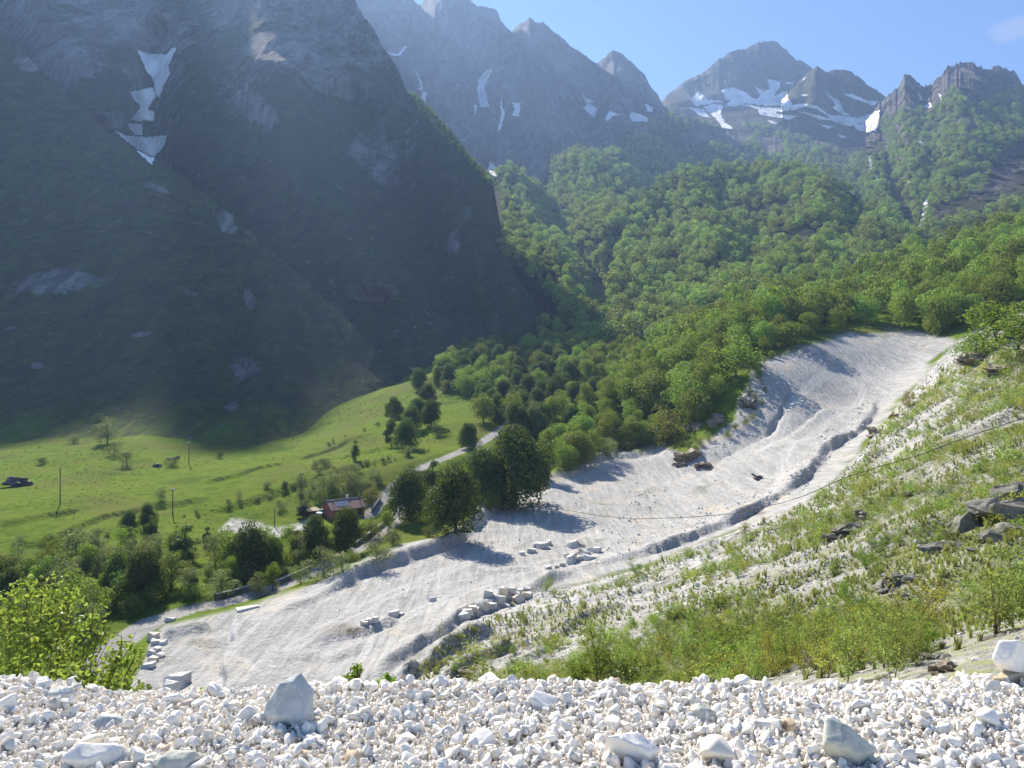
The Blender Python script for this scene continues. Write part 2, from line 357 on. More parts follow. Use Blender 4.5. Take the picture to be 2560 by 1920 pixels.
SHEETS = [
 sheet('spur_slope', [[(-500,1050,285),(0,1010,290),(400,1000,292),(560,1010,280),(700,930,385),(830,870,452),(905,872,470)],
    [(-500,560,560),(0,600,520),(240,640,500),(450,690,490),(610,740,480),(780,790,485),(905,855,478)],
    [(-500,-260,1080),(0,62,900),(130,190,830),(240,290,780),(340,345,740),(450,422,680),(520,478,630),(610,560,585),(700,640,545),(780,722,512),(850,800,490),(905,850,481)]],
    -520, 905, 420, 260, 9, .012, 101, jag=5, stretch=1.4,
    gullies=[([(560,520),(520,750),(480,900)], 14, 40), ([(200,300),(330,700),(400,900)], -14, 60), ([(650,640),(610,900)], -8, 25)]),
 sheet('great_mountainside', [[(-500,1000,400),(300,950,430),(830,880,465),(1000,820,520),(1195,800,580)],
    [(-500,560,740),(300,580,700),(560,600,640),(830,640,625),(960,640,610),(1030,610,640),(1093,640,660),(1150,700,640),(1195,770,610)],
    [(-500,100,1100),(300,130,1020),(600,130,980),(680,150,990),(760,170,980),(830,210,965),(875,235,990),(949,300,880),(1037,395,790),(1064,430,770),(1093,600,700),(1150,670,670),(1195,755,630)],
    [(-500,-540,1740),(100,-420,1730),(200,-335,1720),(239,-297,1720),(264,-286,1720),(280,-280,1720),(293,-268,1720),(304,-290,1720),(315,-314,1720),(337,-308,1720),(389,-223,1720),(441,-182,1720),(520,-150,1600),(560,-135,1480),(602,-120,1430),(640,-105,1380),(680,-85,1330),(768,0,1210),(785,37,1190),(813,74,1170),(825,97,1160),(862,155,1140),(879,198,1130),(909,215,1080),(949,255,1000),(983,296,960),(1003,323,930),(1037,360,880),(1064,390,850),(1078,470,790),(1088,510,770),(1093,555,740),(1150,648,690),(1195,740,640)]],  # unseen left part of this crest is shaped to cast the meadow's shadow edge
    -520, 1195, 700, 420, 20, .0065, 202, jag=5, ts=[0,.42,.72,1], stretch=.9,
    gullies=[([(340,60),(320,250),(330,340),(400,500),(560,620)], 110, 45), ([(100,-260),(100,0),(200,250)], -60, 90), ([(540,-260),(560,0),(640,300),(820,620)], -70, 80), ([(760,200),(900,480),(1000,700)], 60, 60)]),
 sheet('back_cliffs', [[(640,640,1350),(1000,620,1300),(1300,600,1300),(1520,560,1350)],
    [(640,330,2050),(1000,330,2050),(1300,330,1950),(1520,330,1950)],
    [(640,-120,2800),(860,-30,2800),(892,-4,2800),(899,8,2800),(907,11,2800),(917,0,2800),(960,-30,2800),(1017,-2,2800),(1030,12,2790),(1047,15,2780),(1070,20,2770),(1077,27,2770),(1080,42,2760),(1101,66,2740),(1107,66,2740),(1124,50,2730),(1134,50,2730),(1143,38,2730),(1161,49,2720),(1171,46,2720),(1185,57,2710),(1222,87,2700),(1238,104,2700),(1265,121,2700),(1289,140,2700),(1312,118,2700),(1326,108,2700),(1346,119,2700),(1366,136,2690),(1393,161,2680),(1406,188,2670),(1420,202,2660),(1433,226,2650),(1520,290,2600)]],
    640, 1520, 520, 300, 60, .0055, 303, jag=4, gullies=[([(1040,150),(1020,250),(1060,380)], 90, 25), ([(1290,140),(1270,250),(1250,330)], 110, 28), ([(905,10),(890,200)], 90, 18), ([(1145,40),(1160,200),(1200,300)], -110, 40), ([(960,0),(980,220)], -90, 40)]),
 sheet('snowy_peak', [[(1340,380,2000),(1650,380,2000),(1990,360,2000)],
    [(1340,262,2850),(1500,228,2980),(1650,215,3000),(1800,236,2900),(1990,270,2700)],
    [(1340,300,3250),(1435,214,3250),(1469,184,3250),(1516,158,3250),(1548,130,3250),(1576,110,3250),(1610,107,3250),(1627,94,3250),(1650,88,3250),(1674,88,3250),(1691,101,3250),(1711,118,3250),(1724,129,3250),(1729,127,3250),(1753,147,3250),(1800,190,3200),(1900,240,3100),(1990,280,3100)]],
    1340, 1990, 420, 200, 70, .007, 404, jag=5),
 sheet('front_crag', [[(1690,330,2560),(1914,370,2380),(1990,410,2300)],[(1690,228,2600),(1766,222,2610),(1850,240,2570),(1990,262,2450)],
    [(1690,215,2700),(1735,168,2720),(1753,151,2720),(1766,140,2720),(1788,153,2720),(1805,148,2720),(1832,151,2700),(1855,165,2690),(1879,185,2680),(1896,195,2670),(1914,209,2650),(1990,262,2500)]],
    1690, 1990, 220, 120, 55, .008, 505, jag=5, gullies=[([(1766,140),(1760,240)], -60, 18), ([(1785,160),(1810,240)], 60, 14)]),
 sheet('jagged_mountain', [[(1870,600,800),(1960,560,820),(2100,540,850),(2760,470,900)],
    [(1870,330,1750),(1960,320,1650),(2100,300,1600),(2760,300,1400)],
    [(1870,262,2250),(1900,225,2250),(1914,209,2240),(1939,192,2230),(1954,168,2200),(1964,164,2200),(1973,173,2200),(1990,186,2200),(2010,178,2190),(2037,156,2180),(2047,144,2180),(2060,144,2170),(2084,133,2160),(2104,131,2150),(2117,141,2150),(2138,148,2230),(2147,146,2280),(2181,146,2280),(2201,161,2260),(2212,185,2230),(2400,260,2000),(2760,320,1900)]],
    1870, 2760, 560, 300, 60, .012, 606, jag=11, gullies=[([(1905,260),(1930,380),(1965,480)], 90, 26), ([(2010,330),(2000,420),(1990,490)], 60, 20), ([(2050,200),(2090,330)], -50, 40)]),
 sheet('valley_head', [[(1030,800,590),(1150,790,560),(1300,790,540),(1450,740,580),(1700,640,700),(2000,560,900)],
    [(1030,520,900),(1150,560,840),(1300,500,940),(1450,440,1350),(1700,400,1650),(2000,420,1600)],
    [(1030,360,1250),(1075,372,1230),(1100,366,1250),(1150,395,1230),(1172,402,1270),(1188,335,1480),(1240,325,1560),(1300,335,1600),(1345,330,1680),(1370,278,1900),(1450,246,2350),(1480,254,2400),(1560,276,2450),(1640,296,2400),(1700,294,2420),(1800,308,2350),(1850,328,2250),(1900,356,2100),(2000,430,1850)]],
    1030, 2000, 620, 320, 48, .0075, 707, jag=3, ridged=False,
    gullies=[([(1172,380),(1210,500),(1330,680)], 120, 30), ([(1240,325),(1300,420),(1380,560)], -75, 40), ([(1375,300),(1410,420),(1400,560)], 110, 30), ([(1100,370),(1150,480),(1250,610)], -50, 35), ([(1560,300),(1640,340),(1720,380)], 70, 30), ([(1480,260),(1560,330)], -80, 40)]),
 sheet('forest_ridge', [[(1330,790,500),(1450,720,540),(1560,660,560),(1800,620,600),(2020,600,680)],
    [(1330,640,680),(1450,540,840),(1600,500,880),(1800,500,880),(2020,540,860)],
    [(1330,560,800),(1380,440,1050),(1420,395,1150),(1470,372,1220),(1550,360,1270),(1640,352,1290),(1720,358,1260),(1780,382,1200),(1860,432,1080),(1920,470,980),(1975,502,900),(2020,540,870)]],
    1330, 2020, 380, 240, 40, .009, 808, jag=3, ridged=False, gullies=[([(1470,372),(1520,450),(1560,560)], -50, 40), ([(1620,360),(1640,480),(1600,600)], 60, 30), ([(1780,380),(1760,480)], -50, 40), ([(1860,430),(1820,540)], 40, 24), ([(1560,400),(1580,520),(1520,640)], 40, 22)]),
 sheet('wooded_hill', [[(1130,1060,255),(1250,1030,268),(1400,985,280),(1480,960,282),(1560,920,285),(1650,850,296),(1760,800,318),(1900,780,330),(2050,790,300),(2212,790,225),(2760,700,160)],
    [(1130,960,305),(1250,920,325),(1400,850,345),(1480,800,350),(1560,740,355),(1650,700,365),(1760,680,390),(1900,665,410),(2050,640,400),(2212,590,380),(2760,450,380)],
    [(1130,930,350),(1250,880,378),(1400,790,405),(1480,730,415),(1560,680,428),(1650,660,450),(1760,640,475),(1870,605,500),(2000,545,540),(2212,485,600),(2760,350,700)]],
    1130, 2760, 420, 160, 4, .02, 909, jag=0, ridged=False),
]
for nm, v, f, sh in SHEETS: bv_add(v, f)
BVH = BVHTree.FromPolygons(np.concatenate(BV['v']).tolist(), np.concatenate(BV['f']).tolist(), all_triangles=False)
def hit(px, py):
    d = Vector(((px-CX)/F, 1, (CY-py)/F)).normalized()
    loc, nrm, i, t = BVH.ray_cast(Vector((0, 0, 0)), d, 6000)
    if loc is None: return None, None
    return loc, nrm if nrm.z > 0 else -nrm
def ground(x, y, top=900):
    loc, nrm, i, t = BVH.ray_cast(Vector((x, y, top)), Vector((0, 0, -1)), 3000)
    return loc
# ------------------------------------------------------------------ setting materials
def ground_mat():
    t = NT('marble works and hillside ground')
    w, h, rd = t.at('m1'); bk, tf, yd = t.at('m2')
    nb = t.noise(.06, 6, .6); nm = t.noise(.35, 6, .6); nf = t.noise(2.2, 5, .65); nl = t.noise(.016, 4)
    vs = t.voro(1.3); vs2 = t.voro(.45)
    # crushed marble of the works
    l3, st, tk = t.at('m3')
    sk = t.noise(1, 6, .65, t.mapv((.9, .07, .3), rot=(0, 0, R(22))), .6); sk2 = t.noise(1, 5, .6, t.mapv((.25, .02, .1), rot=(0, 0, R(24))), .8)
    wc = t.mix(t.ramp(sk, .32, .68), (.29, .288, .28), (.5, .49, .465)); wc = t.mix(t.ramp(sk2, .3, .7, 0, .55), wc, (.36, .358, .35))
    wc = t.mix(t.ramp(t.noise(.05, 5, .6, dist=1.5), .54, .7, 0, .8), wc, (.52, .46, .36))
    wc = t.mix(t.ramp(nf, .58, .72, 0, .5), wc, (.17, .17, .165)); wc = t.mix(t.ramp(nf, .42, .28, 0, .5), wc, (.56, .55, .53))
    wc = t.mix(t.ramp(t.noise(.1, 7, .72), .56, .70, 0, .7), wc, (.19, .195, .14))
    wc = t.mix(t.ramp(t.noise(.75, 7, .78), .55, .63, 0, .65), wc, (.21, .21, .2)); wc = t.mix(t.ramp(t.noise(.85, 6, .75, vec=t.mapv((1, 1, 1), loc=(7, 3, 1))), .57, .65, 0, .7), wc, (.62, .61, .59))
    wc = t.mix(t.math('MULTIPLY', tk, .55), wc, (.5, .49, .47))
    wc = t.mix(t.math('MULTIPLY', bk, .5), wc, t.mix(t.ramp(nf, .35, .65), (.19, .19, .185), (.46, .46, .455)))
    wc = t.mix(t.math('MULTIPLY', st, t.ramp(sk, .35, .6)), wc, (.1, .075, .05)); wc = t.mix(t.math('MULTIPLY', l3, .6), wc, (.56, .56, .55))
    # hillside: pale scree with thin green cover
    sc = t.mix(t.ramp(nf, .35, .65), (.2, .195, .18), (.46, .45, .425))
    sc = t.mix(t.ramp(nb, .45, .65, 0, .6), sc, (.25, .22, .17))
    rub = t.noise(.55, 7, .75); sc = t.mix(t.ramp(rub, .52, .62), sc, (.56, .55, .53)); sc = t.mix(t.ramp(rub, .44, .36), sc, (.11, .1, .08))
    gr = t.mix(t.ramp(nf, .3, .7), (.10, .13, .035), (.22, .235, .09))
    gm = t.math('ADD', t.math('MULTIPLY', nb, .6), t.math('MULTIPLY', nf, .4))
    gm = t.math('ADD', gm, t.math('MULTIPLY', t.math('SUBTRACT', rub, .5), .35)); gm = t.math('SUBTRACT', gm, t.math('MULTIPLY', yd, .11)); sc = t.mix(t.math('MULTIPLY', yd, t.ramp(rub, .42, .55)), sc, (.5, .49, .475)); hc = t.mix(t.ramp(gm, .45, .52, 0, .85), sc, gr)
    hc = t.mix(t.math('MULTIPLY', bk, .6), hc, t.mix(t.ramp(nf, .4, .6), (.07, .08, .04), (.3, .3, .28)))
    # meadow turf
    mc = t.mix(t.ramp(nm, .3, .7), (.07, .125, .012), (.135, .195, .02))
    mc = t.mix(t.ramp(nb, .4, .7, 0, .7), mc, (.15, .18, .026))
    mc = t.mix(t.ramp(t.noise(.022, 5, .65, dist=.8), .48, .62, 0, .65), mc, (.115, .125, .03)); mc = t.mix(t.ramp(t.noise(.035, 6, .7), .55, .66, 0, .6), mc, (.045, .085, .012)); mc = t.mix(t.ramp(t.noise(.16, 6, .75), .58, .68, 0, .7), mc, (.055, .085, .018))
    mc = t.mix(t.ramp(tf, .3, .8, 0, .8), mc, (.035, .05, .015))
    mc = t.mix(t.ramp(nf, .58, .72, 0, .5), mc, (.05, .085, .015))
    c = t.mix(h, mc, hc); c = t.mix(w, c, wc); c = t.mix(t.math('MULTIPLY', yd, t.math('SUBTRACT', 1., h)), c, t.mix(t.ramp(nm, .35, .6), (.3, .29, .26), (.5, .49, .46)))
    rc = t.mix(t.ramp(nm, .3, .7), (.25, .245, .235), (.36, .35, .33))
    c = t.mix(rd, c, rc)
    hgt = t.math('ADD', t.math('ADD', nf, t.math('MULTIPLY', vs, .5)), t.math('MULTIPLY', t.math('MULTIPLY', sk, w), 1.5))
    t.pbr(c, 1., t.bump(hgt, .35, .7), .03)
    return t.m
GROUND = ground_mat()
def ledge_mat():
    t = NT('crushed marble bed')
    n = t.noise(30, 5, .6)
    c = t.mix(t.ramp(n, .35, .65), (.6, .57, .51), (.8, .77, .71))
    t.pbr(c, .9, t.bump(n, .02, .8), .2); return t.m
LEDGE = ledge_mat()
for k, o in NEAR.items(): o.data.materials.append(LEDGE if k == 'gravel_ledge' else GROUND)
def mount_mat(name, veg, rock1, rock2, lo, hi, sc=1., z0=None, warm=None):
    t = NT(name); big = t.noise(1, 7, .66, t.mapv((.007*sc, .007*sc, .0045*sc)))
    fine = t.noise(.045*sc, 9, .76); gul = t.noise(1, 7, .7, t.mapv((.04*sc, .009*sc, .009*sc)), .3)
    crk = t.noise(1, 7, .68, t.mapv((.02*sc, .0065*sc, .0065*sc), loc=(3, 1, 2)), .5); crk = t.ramp(t.math('ABSOLUTE', t.math('SUBTRACT', crk, .5)), 0, .045, 1, 0)
    rk = t.mix(t.ramp(gul, .35, .65), rock1, rock2); rk = t.mix(t.ramp(fine, .5, .72, 0, .75), rk, tuple(x*.4 for x in rock1))
    rk = t.mix(t.ramp(t.noise(.02*sc, 6, .7), .52, .68, 0, .5), rk, tuple(x*.8 for x in veg))
    vg = t.mix(t.ramp(fine, .3, .7), tuple(x*.6 for x in veg), tuple(x*1.35 for x in veg))
    vg = t.mix(t.ramp(t.noise(.011*sc, 5, .6), .4, .65, 0, .6), vg, (veg[0]*1.5, veg[1]*1.15, veg[2]*1.2))
    vg = t.mix(t.math('MULTIPLY', t.at('m1')[1], .9), vg, t.mix(t.ramp(fine, .3, .7), (.09, .15, .02), (.16, .23, .035)))
    spk = t.ramp(t.noise(.075*sc, 8, .75), .6, .68, 0, .75); vg = t.mix(spk, vg, tuple(x*.9 for x in rock2))
    nz = t.n('ShaderNodeSeparateXYZ'); t.set(nz.inputs[0], t.n('ShaderNodeNewGeometry').outputs['Normal'])
    m = t.math('ADD', t.math('ADD', t.math('MULTIPLY', big, .75), t.math('MULTIPLY', fine, .5)), t.math('MULTIPLY', nz.outputs[2], -.28))
    if z0:
        pz = t.n('ShaderNodeSeparateXYZ'); t.set(pz.inputs[0], t.pos())
        m = t.math('ADD', m, t.ramp(pz.outputs[2], z0[0], z0[1], -.22, .22))
    m = t.math('ADD', m, t.math('MULTIPLY', t.at('m1')[0], .27))
    c = t.mix(t.ramp(m, lo, hi), vg, rk)
    c = t.mix(t.math('MULTIPLY', crk, .5), c, tuple(x*.35 for x in rock1))
    t.pbr(c, .95, t.bump(t.math('SUBTRACT', t.math('ADD', fine, gul), t.math('MULTIPLY', crk, .35)), 14/sc, 1.), .1); return t.m
MM = {'spur_slope': mount_mat('spur turf and rock', (.075, .105, .036), (.19, .185, .175), (.38, .37, .365), .54, .64, 2.2),
 'great_mountainside': mount_mat('mountainside', (.055, .08, .032), (.19, .178, .182), (.40, .385, .39), .43, .57, 1.3, (50, 900)),
 'back_cliffs': mount_mat('grey cliffs', (.05, .07, .03), (.11, .105, .11), (.21, .20, .205), .44, .52, .7, (200, 700)),
 'snowy_peak': mount_mat('grey peak', (.07, .08, .035), (.075, .068, .06), (.16, .15, .135), .34, .55, .7),
 'front_crag': mount_mat('grey crag', (.08, .09, .035), (.08, .07, .06), (.17, .155, .135), .4, .6, .8),
 'jagged_mountain': mount_mat('jagged rock', (.06, .08, .025), (.11, .10, .09), (.24, .22, .2), .4, .52, 1., (150, 700)),
 'valley_head': mount_mat('valley head', (.025, .045, .013), (.2, .17, .13), (.3, .27, .24), .55, .72, 1., (0, 900)),
 'forest_ridge': mount_mat('ridge forest floor', (.022, .04, .012), (.2, .17, .13), (.3, .27, .24), .68, .8, 1.),
 'wooded_hill': mount_mat('woodland floor', (.025, .04, .012), (.1, .09, .06), (.14, .12, .1), .6, .75, 2.)}
SH = {}
# bare outcrops: sheet, centre, radii and lean in the survey
OUTC = [('spur_slope',531,795,42,40,0),('spur_slope',538,645,14,34,-15),('spur_slope',500,880,28,24,20),('spur_slope',140,600,95,40,-10),('spur_slope',415,633,30,10,10),('spur_slope',300,722,40,9,-8),
 ('spur_slope',25,710,22,10,0),('spur_slope',80,790,20,10,0),('spur_slope',690,720,6,20,-20),('spur_slope',480,920,20,10,20),('spur_slope',215,230,60,14,35),('spur_slope',335,405,40,10,25),('spur_slope',490,480,16,30,-30),('spur_slope',60,140,40,14,35),
 ('great_mountainside',790,320,55,60,20),('great_mountainside',830,370,30,45,0),('great_mountainside',1010,450,22,60,-15),('great_mountainside',985,520,16,30,0),('great_mountainside',150,120,90,70,30),('great_mountainside',640,120,110,60,20),('great_mountainside',250,70,120,40,0),('great_mountainside',700,60,60,60,40),
 ('great_mountainside',560,240,60,30,30),('jagged_mountain',2150,390,70,60,20),('jagged_mountain',2030,460,40,30,20),('jagged_mountain',2085,275,20,24,0),('jagged_mountain',2000,210,60,26,0),('jagged_mountain',2090,170,60,30,0),('valley_head',1560,300,70,24,0),('valley_head',1665,315,26,22,0),('valley_head',1340,630,14,24,0),('great_mountainside',720,620,8,40,-15),('great_mountainside',800,560,7,26,-10)]
for nm, v, f, sh in SHEETS:
    me = mesh_np(nm, v, f, MM[nm], True)
    px = CX+v[:, 0]/v[:, 1]*F; py = CY-v[:, 2]/v[:, 1]*F; rw = np.zeros(len(v))
    for (s_, x, y, rx, ry, ang) in OUTC:
        if s_ != nm: continue
        ca, sa = math.cos(R(ang)), math.sin(R(ang)); dx, dy = (px-x)*ca+(py-y)*sa, -(px-x)*sa+(py-y)*ca
        rw = np.maximum(rw, np.exp(-((dx/rx)**2+(dy/ry)**2)))
    attr(me, 'm1', np.stack([rw, sstep(850, 925, py)*(nm == 'spur_slope'), rw*0], 1)); SH[nm] = tag(link(nm, me), kind='structure')
# ground behind and beside the camera
me = mesh_np('road', [(-40,-60,-1.62),(40,-60,-1.62),(40,1.5,-1.62),(-40,1.5,-1.62)], np.array([[0,1,2,3]]), LEDGE)
tag(link('gravel_track', me), kind='structure')

# ------------------------------------------------------------------ camera, sun, sky, air
cam = bpy.data.cameras.new('camera'); co = bpy.data.objects.new('camera', cam); COL.objects.link(co)
cam.sensor_width = 36; cam.lens = 36*F/2212; cam.clip_start = .05; cam.clip_end = 60000
co.rotation_euler = (R(90), 0, 0); SC.camera = co
sl = bpy.data.lights.new('sun', 'SUN'); so = bpy.data.objects.new('sun', sl); COL.objects.link(so)
sl.energy = SUN_E; sl.angle = R(.53); sl.color = (1, .92, .79)
so.rotation_euler = (-SUN).to_track_quat('-Z', 'Y').to_euler(); so.location = (0, -20, 300)
w = bpy.data.worlds.new('World'); SC.world = w; w.use_nodes = True
nt = w.node_tree; nt.nodes.clear()
sky = nt.nodes.new('ShaderNodeTexSky'); sky.sky_type = 'NISHITA'; sky.sun_disc = False
sky.sun_elevation = SUN_EL; sky.sun_rotation = SUN_AZ; sky.altitude = 3000; sky.air_density = 1.0; sky.dust_density = 0; sky.ozone_density = 5.5
bg = nt.nodes.new('ShaderNodeBackground'); bg.inputs[1].default_value = SKY_S
wo = nt.nodes.new('ShaderNodeOutputWorld'); nt.links.new(sky.outputs[0], bg.inputs[0]); nt.links.new(bg.outputs[0], wo.inputs[0])
def haze(density, aniso, col):
    b = bmesh.new(); bmesh.ops.create_cube(b, size=1); me = bpy.data.meshes.new('haze'); b.to_mesh(me); b.free()
    o = link('haze', me); lo = np.array((-6000., -200., -130.)); hi = np.array((6000., 8500., 1580.))
    o.location = (lo+hi)/2; o.scale = hi-lo
    m = bpy.data.materials.new('air'); m.use_nodes = True; t = m.node_tree; t.nodes.clear()
    ou = t.nodes.new('ShaderNodeOutputMaterial'); v = t.nodes.new('ShaderNodeVolumePrincipled')
    v.inputs['Color'].default_value = (*col, 1); v.inputs['Density'].default_value = density; v.inputs['Anisotropy'].default_value = aniso
    t.links.new(v.outputs[0], ou.inputs['Volume']); me.materials.append(m); tag(o, kind='stuff')
if HAZE: haze(*HAZE)
SC.view_settings.view_transform = 'Standard'; SC.view_settings.look = 'None'; SC.view_settings.exposure = EXPO; SC.view_settings.gamma = 1
SC.render.engine = 'CYCLES'; cy = SC.cycles
cy.use_denoising = True; cy.max_bounces = 6; cy.diffuse_bounces = 4; cy.glossy_bounces = 1; cy.transmission_bounces = 3; cy.transparent_max_bounces = 4; cy.volume_bounces = 0
cy.use_adaptive_sampling = True; cy.adaptive_threshold = .02
# ------------------------------------------------------------------ vegetation
def leaf_mat(name, dark, light, trans=.35, rough=.6, var=.5):
    t = NT(name); g = t.n('ShaderNodeNewGeometry'); oi = t.n('ShaderNodeObjectInfo')
    c = t.mix(g.outputs['Random Per Island'], dark, light)
    hsv = t.n('ShaderNodeHueSaturation'); t.set(hsv.inputs['Color'], c)
    t.set(hsv.inputs['Value'], t.math('ADD', t.math('MULTIPLY', oi.outputs['Random'], var), 1-var/2))
    t.set(hsv.inputs['Hue'], t.math('ADD', t.math('MULTIPLY', oi.outputs['Random'], .07*var), .5-.035*var))
    b = t.pbr(hsv.outputs[0], rough, None, .2)
    tr = t.n('ShaderNodeBsdfTranslucent'); t.set(tr.inputs[0], t.mix(1.0, hsv.outputs[0], (1.25, 1.25, .6), 'MULTIPLY'))
    mx = t.n('ShaderNodeMixShader'); mx.inputs[0].default_value = trans
    t.t.links.new(b.outputs[0], mx.inputs[1]); t.t.links.new(tr.outputs[0], mx.inputs[2]); t.t.links.new(mx.outputs[0], t.out.inputs[0])
    return t.m
LM = {'dark': leaf_mat('dark leaves', (.05, .09, .022), (.14, .2, .045), .36),
      'hill': leaf_mat('wood leaves', (.13, .2, .034), (.31, .39, .08), .32, .6, .65),
      'far': leaf_mat('far wood leaves', (.17, .25, .06), (.34, .41, .12), .32, .6, .65),
      'pale': leaf_mat('pale willow leaves', (.12, .155, .07), (.23, .27, .14), .4),
      'fresh': leaf_mat('fresh leaves', (.11, .18, .03), (.24, .31, .07), .45),
      'olive': leaf_mat('olive leaves', (.12, .13, .035), (.24, .25, .07), .42),
      'rust': leaf_mat('rusty leaves', (.17, .10, .035), (.3, .19, .06), .42)}
BARK = simple('bark', (.10, .085, .07), .9, .1, .3, 4)
TWIG = simple('twig bark', (.16, .11, .07), .9, .1, .3, 20)

def tube(pts, rad, n=6):
    pts = np.asarray(pts, float); v = []; k = len(pts)
    for i in range(k):
        d = pts[min(i+1, k-1)]-pts[max(i-1, 0)]; d /= np.linalg.norm(d)+1e-9
        a = np.cross(d, (0.3, .9, .1)); a /= np.linalg.norm(a)+1e-9; b = np.cross(d, a)
        for j in range(n):
            th = 2*math.pi*j/n; v.append(pts[i]+rad[i]*(a*math.cos(th)+b*math.sin(th)))
    f = [(i*n+j, i*n+(j+1) % n, (i+1)*n+(j+1) % n, (i+1)*n+j) for i in range(k-1) for j in range(n)]
    return np.array(v), np.array(f)
def join(parts):
    v, f, o = [], [], 0
    for a, b in parts: v.append(a); f.append(b+o); o += len(a)
    return np.concatenate(v), np.concatenate(f)
def leaves(pos, nrm, size, rng, asp=.7, fold=.18):
    """one leaf or leaf spray per point: a folded diamond of four corners"""
    n = len(pos); r = rng.normal(size=(n, 3)); t = np.cross(nrm, r); t /= np.linalg.norm(t, axis=1)[:, None]+1e-9
    b = np.cross(nrm, t); s = size[:, None] if hasattr(size, '__len__') else size
    up = nrm*s*fold
    v = np.stack([pos-t*s*.5, pos+b*s*.5*asp+up, pos+t*s*.5, pos-b*s*.5*asp+up], 1)
    return v.reshape(-1, 3), np.arange(4*n).reshape(n, 4)
def lobes(rng, m, w, shape):
    """clump centres filling a crown one unit high"""
    c, r = [], []
    for i in range(m):
        for _ in range(40):
            p = rng.uniform(-1, 1, 3)
            if (p**2).sum() < 1: break
        z = .5+.47*p[2]
        k = {'round': 1.12-.45*max(0,(z-.5)/.5), 'cone': 1.2-1.0*max(0, (z-.15)/.85), 'tall': .8, 'pyr': 1.2-.85*max(0, (z-.2)/.8)**1.25, 'bush': 1.}[shape]
        if shape == 'bush': z = .45+.45*p[2]
        if shape == 'pyr': z = .44+.46*p[2]
        q = np.array((p[0]*w*.36*k, p[1]*w*.36*k, z)); c.append(q); r.append(w*rng.uniform(.16, .29)*(.7 if shape == 'cone' else rng.uniform(.5, .95) if shape == 'pyr' else 1))
    return np.array(c), np.array(r)
def crown(seed, w, n, size, m=16, shape='round', jit=.55):
    rng = np.random.default_rng(seed); c, r = lobes(rng, m, w, shape)
    p = r**2/np.sum(r**2); k = rng.choice(m, n, p=p)
    d = rng.normal(size=(n, 3)); d[:, 2] += .25; d /= np.linalg.norm(d, axis=1)[:, None]
    rad = r[k]*np.where(rng.random(n) < .75, rng.uniform(.85, 1.08, n), rng.uniform(.3, .85, n))
    pos = c[k]+d*rad[:, None]*np.array((1, 1, .85)); pos[:, 2] = np.clip(pos[:, 2], .03, None)
    nr = d+rng.normal(size=(n, 3))*jit; nr /= np.linalg.norm(nr, axis=1)[:, None]
    return leaves(pos, nr, size*rng.uniform(.6, 1.4, n), rng), c
def trunk(seed, c, r0=.025, stems=1):
    rng = np.random.default_rng(seed+900); parts = []
    top = np.array((c[:, 0].mean(), c[:, 1].mean(), .8)); base = [np.array((0, 0, -.05))]
    z = np.linspace(-.05, .8, 6); wob = rng.normal(size=(6, 2))*.012; wob[0] = 0
    q = np.stack([top[0]*np.clip(z, 0, 1)+wob[:, 0], top[1]*np.clip(z, 0, 1)+wob[:, 1], z], 1)
    parts.append(tube(q, np.linspace(r0, r0*.25, 6)*np.array((1.35, 1, 1, 1, 1, 1)), 7))
    for i in rng.choice(len(c), min(7, len(c)), replace=False):
        zz = max(.12, c[i][2]*.55); a = np.array([np.interp(zz, z, q[:, 0]), np.interp(zz, z, q[:, 1]), zz])
        mid = (a+c[i])/2+np.array((0, 0, -.02)); parts.append(tube([a, mid, c[i]], [r0*.45, r0*.3, r0*.12], 5))
    return join(parts)
TREES = {}
def tree_kind(key, seed, w, n, size, m, shape, leafm, r0=.025):
    (v, f), c = crown(seed, w, n, size, m, shape, .28)
    TREES.setdefault(key, []).append((mesh_np('crown', v, f, LM[leafm]), mesh_np('trunk', *trunk(seed, c, r0), BARK, True), w))
for i in range(4): tree_kind('dark', 10+i, 1.0, 10500, .038, 46, 'pyr', 'dark')
for i in range(5): tree_kind('hill', 30+i, .9, 3200, .046, 20, 'round', 'hill')
for i in range(3): tree_kind('cone', 50+i, .6, 2600, .04, 26, 'cone', 'dark', .02)
for i in range(4): tree_kind('pale', 60+i, .85, 1900, .04, 14, 'round', 'pale', .02)
for i in range(2): tree_kind('tall', 70+i, .5, 1300, .035, 14, 'tall', 'pale', .015)
for i in range(3): tree_kind('bush', 80+i, 1.25, 1300, .06, 14, 'bush', 'pale', .02)
for i in range(3): tree_kind('freshbush', 90+i, 1.15, 1500, .055, 14, 'bush', 'fresh', .015)
for i in range(2): tree_kind('darkbush', 95+i, 1.3, 1500, .06, 12, 'bush', 'dark', .02)
for i in range(2): tree_kind('fresh', 100+i, .8, 2200, .042, 16, 'round', 'fresh', .02)
for i in range(2): tree_kind('olive', 110+i, .85, 1800, .045, 16, 'round', 'olive', .02)
for i in range(1): tree_kind('rust', 120+i, 1.1, 1100, .055, 12, 'bush', 'rust', .02)
_cnt = {}
def plant(kind, loc, h, label, group=None, w=None, name=None, cat=None, rz=None):
    k = _cnt[kind] = _cnt.get(kind, -1)+1
    cr, tk, w0 = TREES[kind][k % len(TREES[kind])]
    bushy = 'bush' in kind or kind == 'rust'
    o = empty(name or ('shrub' if bushy else 'broadleaf_tree'), loc, random.uniform(0, 6.28) if rz is None else rz)
    sx = h if w is None else w/w0; o.scale = (sx, sx, h)
    tag(o, label, cat or ('shrub' if bushy else 'tree'), group)
    link('crown', cr, o); link('stem' if bushy else 'trunk', tk, o)
    return o
def plant_px(kind, px, py, hpx, label, group=None, wpx=None, **kw):
    loc, _ = hit(px, py)
    d = loc.y; return plant(kind, loc-Vector((0, 0, .1)), hpx*d/F, label, group, None if wpx is None else wpx*d/F, **kw)

